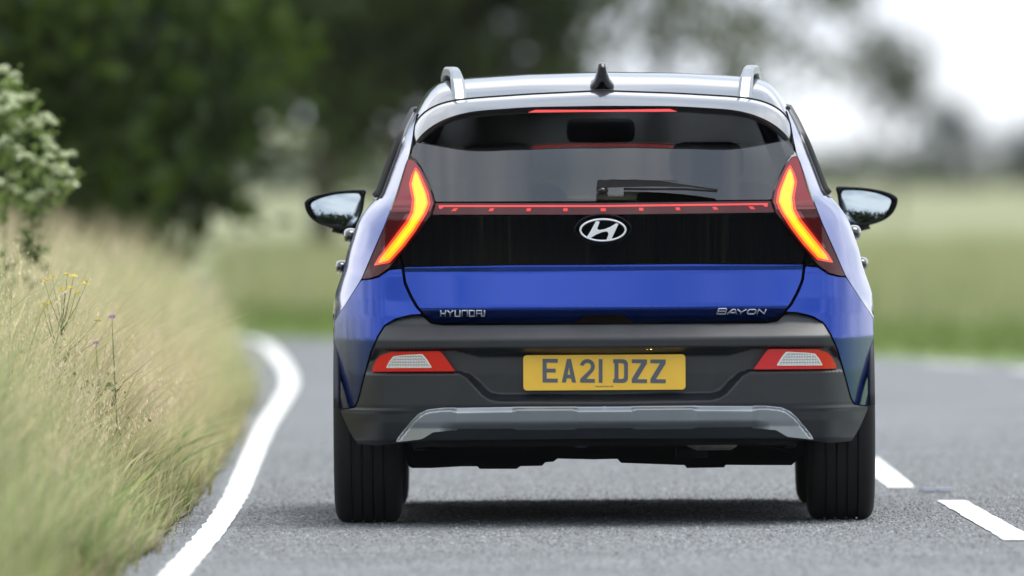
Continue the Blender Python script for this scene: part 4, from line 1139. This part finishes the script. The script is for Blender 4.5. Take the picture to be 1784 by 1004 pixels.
# tussocks: each a fan of blades from one crown, with its own height and colour
zones = [(37, 45, 260, 1.2, 34, 1.0), (45, 60, 700, 1.05, 26, 1.75), (60, 80, 760, 1.7, 28, 1.7), (80, 125, 800, 3.2, 24, 2.2), (40, 80, 900, 4.2, 22, 2.6)]
for d0, d1, nt_, reach, per, wk in zones:
    td = rng.uniform(d0, d1, nt_); to = rng.uniform(0, 1, nt_) ** 1.1 * reach + (1.2 if d0 == 40 else 0.0)
    tx_ = verge_edge(td) - to - 0.03 + 0.05 * np.sin(td * 2.1) + 0.035 * np.sin(td * 5.3)
    near = np.clip(to / 0.40, 0, 1)
    patch = field_noise(tx_, td, 0.8); patch2 = field_noise(tx_, td, 2.1, 9.0)
    th = (0.14 + 0.36 * near ** 0.8) * rng.uniform(0.55, 1.35, nt_) * (1 + 0.5 * patch)
    mix = np.clip(rng.normal(0.58, 0.30, nt_) + 0.6 * patch, 0, 1)[:, None]
    tcol = G_GREEN * (1 - mix) + G_PALE * mix
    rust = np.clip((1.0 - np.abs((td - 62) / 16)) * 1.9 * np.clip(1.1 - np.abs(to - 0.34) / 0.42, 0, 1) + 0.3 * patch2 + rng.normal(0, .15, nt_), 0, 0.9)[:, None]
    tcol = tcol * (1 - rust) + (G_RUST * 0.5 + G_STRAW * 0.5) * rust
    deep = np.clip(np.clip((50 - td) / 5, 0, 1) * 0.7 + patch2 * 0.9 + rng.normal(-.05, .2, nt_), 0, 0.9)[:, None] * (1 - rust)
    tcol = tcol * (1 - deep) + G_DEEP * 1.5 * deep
    tcol *= rng.uniform(0.7, 1.25, (nt_, 1))
    r_ = np.repeat
    cnt = nt_ * per
    ang = rng.uniform(0, 2 * np.pi, cnt); rad_ = np.abs(rng.normal(0, 0.035, cnt)) * np.sqrt(wk)
    x = r_(tx_, per) + np.cos(ang) * rad_; d = r_(td, per) + np.sin(ang) * rad_
    z = np.clip((verge_edge(d) - x) * 0.24, 0, 0.26)
    h = r_(th, per) * rng.uniform(0.45, 1.15, cnt)
    lean = h * np.clip(rng.normal(0.45, 0.25, cnt), 0.05, 1.1)
    wind = r_(rng.normal(0.3, 0.5, nt_), per)
    ld = np.arctan2(np.sin(ang) * 0.8 + 0.45 * np.sin(wind), np.cos(ang) * 0.8 + 0.45 * np.cos(wind))
    w = rng.choice([0.0012, 0.0018, 0.0026, 0.0040], cnt, p=[.3, .35, .23, .12]) * wk
    c = r_(tcol, per, 0) * rng.uniform(0.7, 1.3, (cnt, 1))
    dead = rng.uniform(0, 1, cnt) < 0.30
    c[dead] = G_STRAW * rng.uniform(0.7, 1.2, (dead.sum(), 1))
    tip = c * 0.75 + G_PALE * 0.35 * rng.uniform(0.7, 1.2, (cnt, 1))
    push(*blades(x, d, z, h, w, lean, ld, c * (0.42 if d0 == 45 else 0.62), rng, tip))  # shade of the gaps put into the colour: darker blade bases, paler tips
# broad leaves of docks and plantains low in the sward
cnt = 700; d = rng.uniform(46, 66, cnt); off = rng.uniform(0.03, 0.9, cnt); x = verge_edge(d) - off
h = rng.uniform(0.10, 0.30, cnt); c = G_DEEP * np.array([1.6, 1.7, 1.6]) * rng.uniform(0.6, 1.3, (cnt, 1))
push(*blades(x, d, np.clip(off * 0.24, 0, 0.26), h, rng.uniform(0.005, 0.012, cnt), h * rng.uniform(0.5, 1.2, cnt), rng.uniform(0, 6.28, cnt), c * 0.8, rng, c * 1.2, seg=5))
# short fringe hanging over the asphalt
cnt = 9000; d = rng.uniform(42, 90, cnt); off = rng.uniform(-0.04, 0.14, cnt) + 0.03 * np.sin(d * 5.3) + 0.05 * field_noise(d, d * 0, 1.7)
x = verge_edge(d) - off; h = rng.uniform(0.03, 0.15, cnt) * (0.6 + 2.5 * np.clip(off, 0, 0.2)); c = np.where(rng.uniform(0, 1, (cnt, 1)) < 0.45, G_STRAW * 0.75, G_GREEN * 0.8) * rng.uniform(0.6, 1.2, (cnt, 1))
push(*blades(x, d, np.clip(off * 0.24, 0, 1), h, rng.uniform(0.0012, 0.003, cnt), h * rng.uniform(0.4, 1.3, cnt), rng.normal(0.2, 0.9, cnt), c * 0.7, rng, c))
# flowering stalks with seed heads
for d0, d1, cnt, reach in [(42, 50, 350, 1.0), (50, 60, 1000, 1.1), (60, 90, 1700, 1.9), (90, 120, 900, 3.0)]:
    d = rng.uniform(d0, d1, cnt); off = 0.10 + rng.uniform(0, 1, cnt) * reach
    x = verge_edge(d) - off; z = np.clip(off * 0.24, 0, 0.26)
    h = (0.28 + 0.36 * np.clip(off / 0.6, 0, 1)) * rng.uniform(0.75, 1.2, cnt)
    lean = h * rng.uniform(0.05, 0.45, cnt); ld = rng.normal(0.4, 0.9, cnt)
    c = (G_STRAW * rng.uniform(0.75, 1.25, (cnt, 1))) * 0.8 + 0.2 * G_PALE
    push(*blades(x, d, z, h, np.full(cnt, 0.0011) * (1 + (d - 40) / 60), lean, ld, c * 0.8, rng, c))
    tx_, ty_ = x + np.cos(ld) * lean, d + np.sin(ld) * lean; tz_ = z + h * (1 - 0.22 * lean / h)
    for k in range(9):                        # spikelets up the last part of the stalk
        f = 0.80 + 0.22 * k / 8
        sx_ = x + np.cos(ld) * lean * f ** 2 + rng.normal(0, 0.004, cnt); sy_ = d + np.sin(ld) * lean * f ** 2 + rng.normal(0, 0.004, cnt)
        sz_ = z + h * (f - 0.22 * (lean / h) * f ** 2.5)
        hh_ = rng.uniform(0.007, 0.016, cnt); cc = (G_STRAW * np.array([1.2, 1.15, 1.25])) * rng.uniform(0.75, 1.3, (cnt, 1))
        push(*blades(sx_, sy_, sz_, hh_, rng.uniform(0.0011, 0.0024, cnt) * (1 + (d - 40) / 80), hh_ * 0.5, rng.uniform(0, 6.28, cnt), cc, rng, cc, seg=2, droop=0))
me = np_mesh('verge_grass', np.concatenate(Vs), np.concatenate(Qs), np.clip(np.concatenate(Cs), 0, 1))
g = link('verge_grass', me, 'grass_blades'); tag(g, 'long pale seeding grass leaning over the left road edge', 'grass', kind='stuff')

# rough grass beyond the bend on the right
Vs, Qs, Cs = [], [], []; off_ = 0
cnt = 24000
d = rng.uniform(97, 180, cnt); px_ = rng.uniform(380, 1900, cnt); x = (px_ - 892) * d / F
far_edge = np.interp(x, [-16, -6, -1.2, 1.75, 3.1, 30], [150, 126, 110, 101, 94.5, 94])
k = d > far_edge + 1.0; x, d = x[k], d[k]; cnt = len(x)
short = d < far_edge[k] + 22
h = np.where(short, rng.uniform(0.05, 0.12, cnt), rng.uniform(0.25, 0.6, cnt)); w = np.where(short, 0.012, 0.010) * rng.uniform(0.6, 1.4, cnt)
mix = rng.uniform(0, 1, (cnt, 1)); c = np.where(short[:, None], np.array([0.155, 0.205, 0.065]) * (0.8 + 0.5 * mix), np.array([0.25, 0.29, 0.125]) * (1 - mix) + np.array([0.41, 0.41, 0.24]) * mix)
push(*blades(x, d, np.full(cnt, -0.03), h, w, h * 0.4, rng.uniform(0, 6.28, cnt), c, rng, c * 1.1, seg=2))
g = link('rough_grass', np_mesh('rough_grass', np.concatenate(Vs), np.concatenate(Qs), np.clip(np.concatenate(Cs), 0, 1)), 'grass_blades')
tag(g, 'rough green grass along the far side of the bend', 'grass', kind='stuff')

def leaf_cloud(centres, n_per, spread, size, c0, c1, rng, flat=1.0):
    """leaf quads scattered round clump centres (m,3)"""
    m_ = len(centres); N_ = m_ * n_per
    P = np.repeat(centres, n_per, 0) + rng.normal(0, 1, (N_, 3)) * np.array([spread, spread, spread * flat])
    a = rng.normal(0, 1, (N_, 3)); a /= np.linalg.norm(a, axis=1)[:, None]
    b_ = rng.normal(0, 1, (N_, 3)); b_ -= (b_ * a).sum(1)[:, None] * a; b_ /= np.linalg.norm(b_, axis=1)[:, None]
    s = size * rng.uniform(0.6, 1.4, (N_, 1))
    V = np.stack([P - a * s, P + b_ * s * 0.5, P + a * s, P - b_ * s * 0.5], 1).reshape(-1, 3)
    Q = np.arange(N_ * 4).reshape(-1, 4)
    tone = np.repeat(rng.uniform(0, 1, (m_, 1)) ** 1.8, n_per, 0) * 0.7 + rng.uniform(0, 0.3, (N_, 1))
    C = np.array(c0) * (1 - tone) + np.array(c1) * tone
    return V, Q, np.repeat(C, 4, 0)

def make_tree(name, label, cat, base, crown_c, crown_r, clumps, per, spread, leaf, c0, c1, trunk_r, group=None, limbs=7, seed=1, hollow=0.35, trunk_top=0.75, ragged=0.16):
    rg = np.random.default_rng(seed)
    root = empty(name, base); tag(root, label, cat, group)
    cc = np.array(crown_c) - np.array(base); cr_ = np.array(crown_r)
    q = rg.normal(0, 1, (clumps, 3)); q /= np.linalg.norm(q, axis=1)[:, None]
    r_ = (hollow + (1 - hollow) * rg.uniform(0, 1, (clumps, 1)) ** 0.6) * (1 + ragged * rg.normal(0, 1, (clumps, 1)))
    C = cc + q * r_ * cr_
    C[:, 2] = np.maximum(C[:, 2], 0.15)
    V, Q, Co = leaf_cloud(C, per, spread, leaf, c0, c1, rg)
    link('crown', np_mesh('crown', V, Q, Co), 'leaves', root)
    mb = MB(); top = Vector(cc) * 1.0; top.z = cc[2] + cr_[2] * (trunk_top - 0.5)
    path = [Vector((0, 0, -0.1)), Vector((0.02 * top.z, 0, top.z * 0.3)), Vector((top.x * 0.5 + 0.05, top.y * 0.5, top.z * 0.65)), top]
    mb.tube(path, [trunk_r * 1.3, trunk_r, trunk_r * 0.75, trunk_r * 0.25], 9)
    for k in range(limbs):
        f = rg.uniform(0.3, 0.9); p0 = path[1].lerp(path[3], f); tgt = Vector(C[rg.integers(0, clumps)])
        mid = p0.lerp(tgt, 0.5) + Vector((0, 0, 0.12 * cr_[2]))
        mb.tube([p0, mid, tgt], [trunk_r * 0.4, trunk_r * 0.22, trunk_r * 0.05], 6)
    mb.build('trunk', 'bark', root)
    return root

def wx(px, d): return (px - 892) * d / F
def wz(py, d): return CAM_H + (HORIZON - py) * d / F
DK0, DK1 = (0.008, 0.017, 0.005), (0.085, 0.140, 0.014)
TREES = [
 ('dark leafy hedge bush nearest the verge at the far left edge', (-5.0, 80), (2.2, 2.4, 1.35), 1.55, 360, 70, 0.20, 0.070, 3),
 ('dark hedge bush second from the left above the long grass', (-4.6, 93), (2.6, 2.4, 1.5), 1.75, 420, 70, 0.22, 0.080, 4),
 ('dark hedge bush standing where the edge line bends out of sight', (-3.88, 106), (2.25, 2.0, 1.8), 1.95, 1000, 70, 0.17, 0.080, 5),
 ('dark hedgerow tree behind the others, half hidden to the left of the gap', (-5.5, 128), (3.2, 2.6, 2.6), 2.8, 1000, 70, 0.22, 0.11, 6),
 ('dark tree beyond the bend whose low branches hang over the pale gap', (wx(560, 190), 190), (2.0, 2.0, 2.4), 4.45, 420, 60, 0.30, 0.12, 8),
 ('tall dark tree that closes the hedgerow beyond the bend', (-5.2, 150), (3.6, 3.0, 3.2), 4.3, 700, 70, 0.32, 0.12, 7),
]
for lab, (x, d), r_, cz_, cl_, per, sp_, lf, sd_ in TREES:
    make_tree('hedgerow_tree', lab, 'tree', (x, d, 0.2), (x, d, cz_), r_, cl_, per, sp_, lf, DK0, DK1, 0.13, 'trees along the left hedgerow', seed=sd_, hollow=0.15, ragged=0.06)
# big trees overhanging the bend
make_tree('oak_tree', 'broad green tree whose low branches spread above the car roof', 'tree', (wx(830, 168), 168, 0), (wx(655, 168), 168, 5.55), (2.7, 3.5, 4.0), 900, 60, 0.26, 0.12, DK0, (0.12, 0.17, 0.03), 0.2, seed=11, limbs=14, trunk_top=0.6)
make_tree('ash_tree', 'light thin-crowned tree with sky between its branches at top right', 'tree', (wx(1130, 215), 215, 0), (wx(1210, 215), 215, 5.5), (3.0, 3.0, 3.9), 190, 60, 0.24, 0.085, (0.04, 0.055, 0.015), (0.16, 0.19, 0.05), 0.10, seed=12, limbs=16, hollow=0.6)
make_tree('ash_tree', 'small dark tree standing alone in the field at right', 'tree', (wx(1560, 330), 330, 0), (wx(1548, 330), 330, wz(140, 330)), (0.85, 0.8, 1.1), 60, 26, 0.26, 0.085, (0.04, 0.055, 0.025), (0.10, 0.12, 0.05), 0.035, seed=13, limbs=6)
make_tree('pine_tree', 'far bluish tree standing highest on the horizon at right', 'tree', (wx(1655, 720), 720, 0), (wx(1655, 720), 720, wz(232, 720)), (1.3, 1.2, 1.2), 30, 30, 0.4, 0.16, (0.03, 0.045, 0.03), (0.06, 0.08, 0.05), 0.08, seed=14, limbs=5)
make_tree('pine_tree', 'far low bushy tree on the horizon at the right edge of the picture', 'tree', (wx(1775, 720), 720, 0), (wx(1775, 720), 720, wz(262, 720)), (2.0, 1.2, 0.8), 30, 30, 0.4, 0.16, (0.03, 0.045, 0.03), (0.06, 0.08, 0.05), 0.08, seed=15, limbs=5)

# far hedge that closes the field
N_ = 900; xs = rng.uniform(-60, 75, N_); yb = 760 + rng.normal(0, 6, N_)
hh_ = 1.7 + 0.9 * field_noise(xs, yb * 0, 0.12) + 0.6 * field_noise(xs, yb * 0, 0.5)
C = np.stack([xs, yb, rng.uniform(0, 1, N_) * np.maximum(0.8, hh_)], 1)
V, Q, Co = leaf_cloud(C, 24, 0.5, 0.25, (0.03, 0.045, 0.02), (0.07, 0.09, 0.04), rng)
g = link('far_hedge', np_mesh('far_hedge', V, Q, Co), 'leaves'); tag(g, 'distant hazy hedge and scrub closing the pale field', 'hedge', kind='stuff')
# woodland behind the photographer, seen only in the reflections on the car
N_ = 1500; an = rng.uniform(R(100), R(440), N_) ; an = rng.uniform(R(-62), R(62), N_)
rad = rng.uniform(70, 95, N_); top = 7.5 + 3.0 * np.array([mnoise.noise(Vector((a * 9, 0, 2))) for a in an]) + 1.6 * np.array([mnoise.noise(Vector((a * 40, 0, 5))) for a in an])
C = np.stack([rad * np.sin(an) * 1.2, 20 - rad * np.cos(an), rng.uniform(0.02, 1, N_) * top], 1)
V, Q, Co = leaf_cloud(C, 20, 1.0, 0.8, (0.012, 0.02, 0.006), (0.05, 0.075, 0.02), rng)
g = link('woodland', np_mesh('woodland', V, Q, Co), 'leaves'); tag(g, 'dark woodland edge standing behind the viewer', 'woodland', kind='stuff')

# ================================================================== FLOWERS IN THE VERGE
mat('umbel_white', (0.54, 0.60, 0.36), 0.8, nscale=60, namt=0.15)
mat('ragwort_yellow', (0.62, 0.47, 0.04), 0.7, nscale=60, namt=0.2)
mat('thistle_purple', (0.42, 0.22, 0.50), 0.7, nscale=60, namt=0.2)
mat('thistle_green', (0.06, 0.13, 0.03), 0.7, nscale=30, namt=0.2)
def verge_z(x, d): return float(bank(np.array(x), d)[1])
def discs(centre, rad, n_, dr, rg, dome=0.75):
    """small floret facets over a shallow dome"""
    V, Fc = [], []
    for _ in range(n_):
        r_ = rad * math.sqrt(rg.uniform()); a = rg.uniform(0, 6.283)
        c = Vector(centre) + Vector((r_ * math.cos(a), r_ * math.sin(a), dome * (rad - r_ * r_ / rad) + rg.normal(0, rad * 0.08)))
        nn = Vector((rg.normal(0, .6), rg.normal(-.5, .6), 1)).normalized(); t1 = nn.orthogonal().normalized(); t2 = nn.cross(t1)
        o = len(V); k = 6; s = dr * rg.uniform(0.7, 1.3)
        V += [c + (t1 * math.cos(6.283 * q / k) + t2 * math.sin(6.283 * q / k)) * s for q in range(k)]; Fc.append(tuple(range(o, o + k)))
    return V, Fc
def flower_plant(name, label, cat, root_px, d, heads, rad, n_, dr, petal, stem_r=0.003, group=None, leaves=0, stem_mat='stem_green', seed=1):
    rg = np.random.default_rng(seed)
    bx = wx(root_px, d); bz = verge_z(bx, d)
    root = empty(name, (bx, d, bz)); tag(root, label, cat, group)
    mb = MB(); zt = max(wz(py, d) for _, py in heads) - bz
    xt = sum(wx(px, d) for px, _ in heads) / len(heads) - bx
    spine = lambda t_: Vector((xt * t_ ** 1.5, 0, zt * t_))
    mb.tube([Vector((0, 0, -0.02))] + [spine(t_) for t_ in (0.25, 0.5, 0.75, 0.92)], [stem_r * 1.6, stem_r * 1.4, stem_r * 1.2, stem_r, stem_r * 0.6], 6)
    for px, py in heads:
        p = Vector((wx(px, d) - bx, rg.normal(0, 0.06), wz(py, d) - bz))
        q = spine(min(0.9, max(0.2, p.z / zt - 0.22))); mid = q.lerp(p, 0.6) + Vector((0, 0, -0.01))
        mb.tube([q, mid, p], [stem_r * 0.8, stem_r * 0.6, stem_r * 0.4], 5)
        V, Fc = [], []
        for q_ in range(3 if rad > 0.02 else 1):
            V1, F1 = discs(p + (Vector((rg.normal(0, .026), rg.normal(0, .02), rg.normal(0, .018))) if q_ else Vector((0, 0, 0))), rad * rg.uniform(0.45, 0.9) if rad > 0.02 else rad, n_ // (2 if rad > 0.02 else 1), dr, rg)
            Fc += [tuple(i + len(V) for i in f) for f in F1]; V += V1
        link('flower_head', mesh('flower_head', V, Fc), petal, root)
    mb.build('stem', stem_mat, root)
    if leaves:
        V, Q, Co = leaf_cloud(np.array([tuple(spine(t_)) for t_ in rg.uniform(0.1, 0.8, leaves)]), 14, 0.035, 0.012 if d < 56 else 0.03, (0.08, 0.14, 0.03), (0.20, 0.27, 0.08), rg)
        if rad > 0.02:
            pts_ = np.array([(wx(px, d) - bx, rg.normal(0, .04), wz(py, d) - bz - 0.03) for px, py in heads])
            V2, Q2, C2 = leaf_cloud(pts_, 16, 0.03, 0.016, (0.16, 0.24, 0.05), (0.30, 0.38, 0.13), rg)
            Q = np.concatenate([Q, Q2 + len(V)]); V = np.concatenate([V, V2]); Co = np.concatenate([Co, C2])
        link('foliage', np_mesh('foliage', V, Q, Co), 'leaves', root)
    return root
flower_plant('cow_parsley', 'tall white flowering umbel plant leaning in at the upper left edge', 'flower', -5, 62,
             [(4, 122), (26, 138), (14, 160), (34, 172), (52, 166), (5, 190), (28, 214), (58, 208), (86, 206), (6, 252)], 0.036, 46, 0.0085, 'umbel_white', 0.003, 'white umbel plants', 6, seed=2)
flower_plant('cow_parsley', 'white flowering umbel plant just below the tallest one, nearer the road', 'flower', 40, 62.5,
             [(84, 248), (112, 268), (76, 286), (100, 300), (122, 298), (50, 270), (26, 272), (22, 300), (34, 330), (8, 318), (90, 330), (62, 340)], 0.036, 46, 0.0085, 'umbel_white', 0.003, 'white umbel plants', 8, seed=3)
flower_plant('ragwort', 'yellow flowering weed standing in the pale grass at left', 'flower', 90, 53.5, [(78, 486), (90, 480), (118, 474), (128, 478), (150, 490), (124, 498), (108, 500), (132, 506)], 0.011, 12, 0.0040, 'ragwort_yellow', 0.002, 'yellow weeds', 5, seed=4)
flower_plant('ragwort', 'small yellow flower low in the grass by the left edge', 'flower', 70, 53.0, [(76, 530), (82, 524), (168, 556)], 0.010, 12, 0.0040, 'ragwort_yellow', 0.002, 'yellow weeds', 3, seed=5)
flower_plant('thistle', 'thistle with a pale purple head higher in the grass', 'flower', 205, 53.5, [(194, 549)], 0.010, 30, 0.0035, 'thistle_purple', 0.002, 'purple thistles', 5, 'thistle_green', seed=6)
flower_plant('thistle', 'thistle with a pale purple head beside a dark green leaf', 'flower', 175, 53.2, [(167, 594)], 0.010, 30, 0.0035, 'thistle_purple', 0.002, 'purple thistles', 6, 'thistle_green', seed=7)

# ================================================================== HAZE
HZ = bpy.data.materials.new('haze'); HZ.use_nodes = True
n = HZ.node_tree; n.nodes.clear()
o_ = n.nodes.new('ShaderNodeOutputMaterial'); pv_ = n.nodes.new('ShaderNodeVolumePrincipled')
pv_.inputs['Color'].default_value = (0.86, 0.93, 1.0, 1); pv_.inputs['Density'].default_value = 0.00006; pv_.inputs['Anisotropy'].default_value = 0.2
n.links.new(pv_.outputs['Volume'], o_.inputs['Volume'])
hz = MB().box((-900, -120, -1.5), (900, 2600, 14.0)).build('haze', HZ, None, False)
tag(hz, 'thin pale summer haze over the fields', 'haze', kind='stuff')
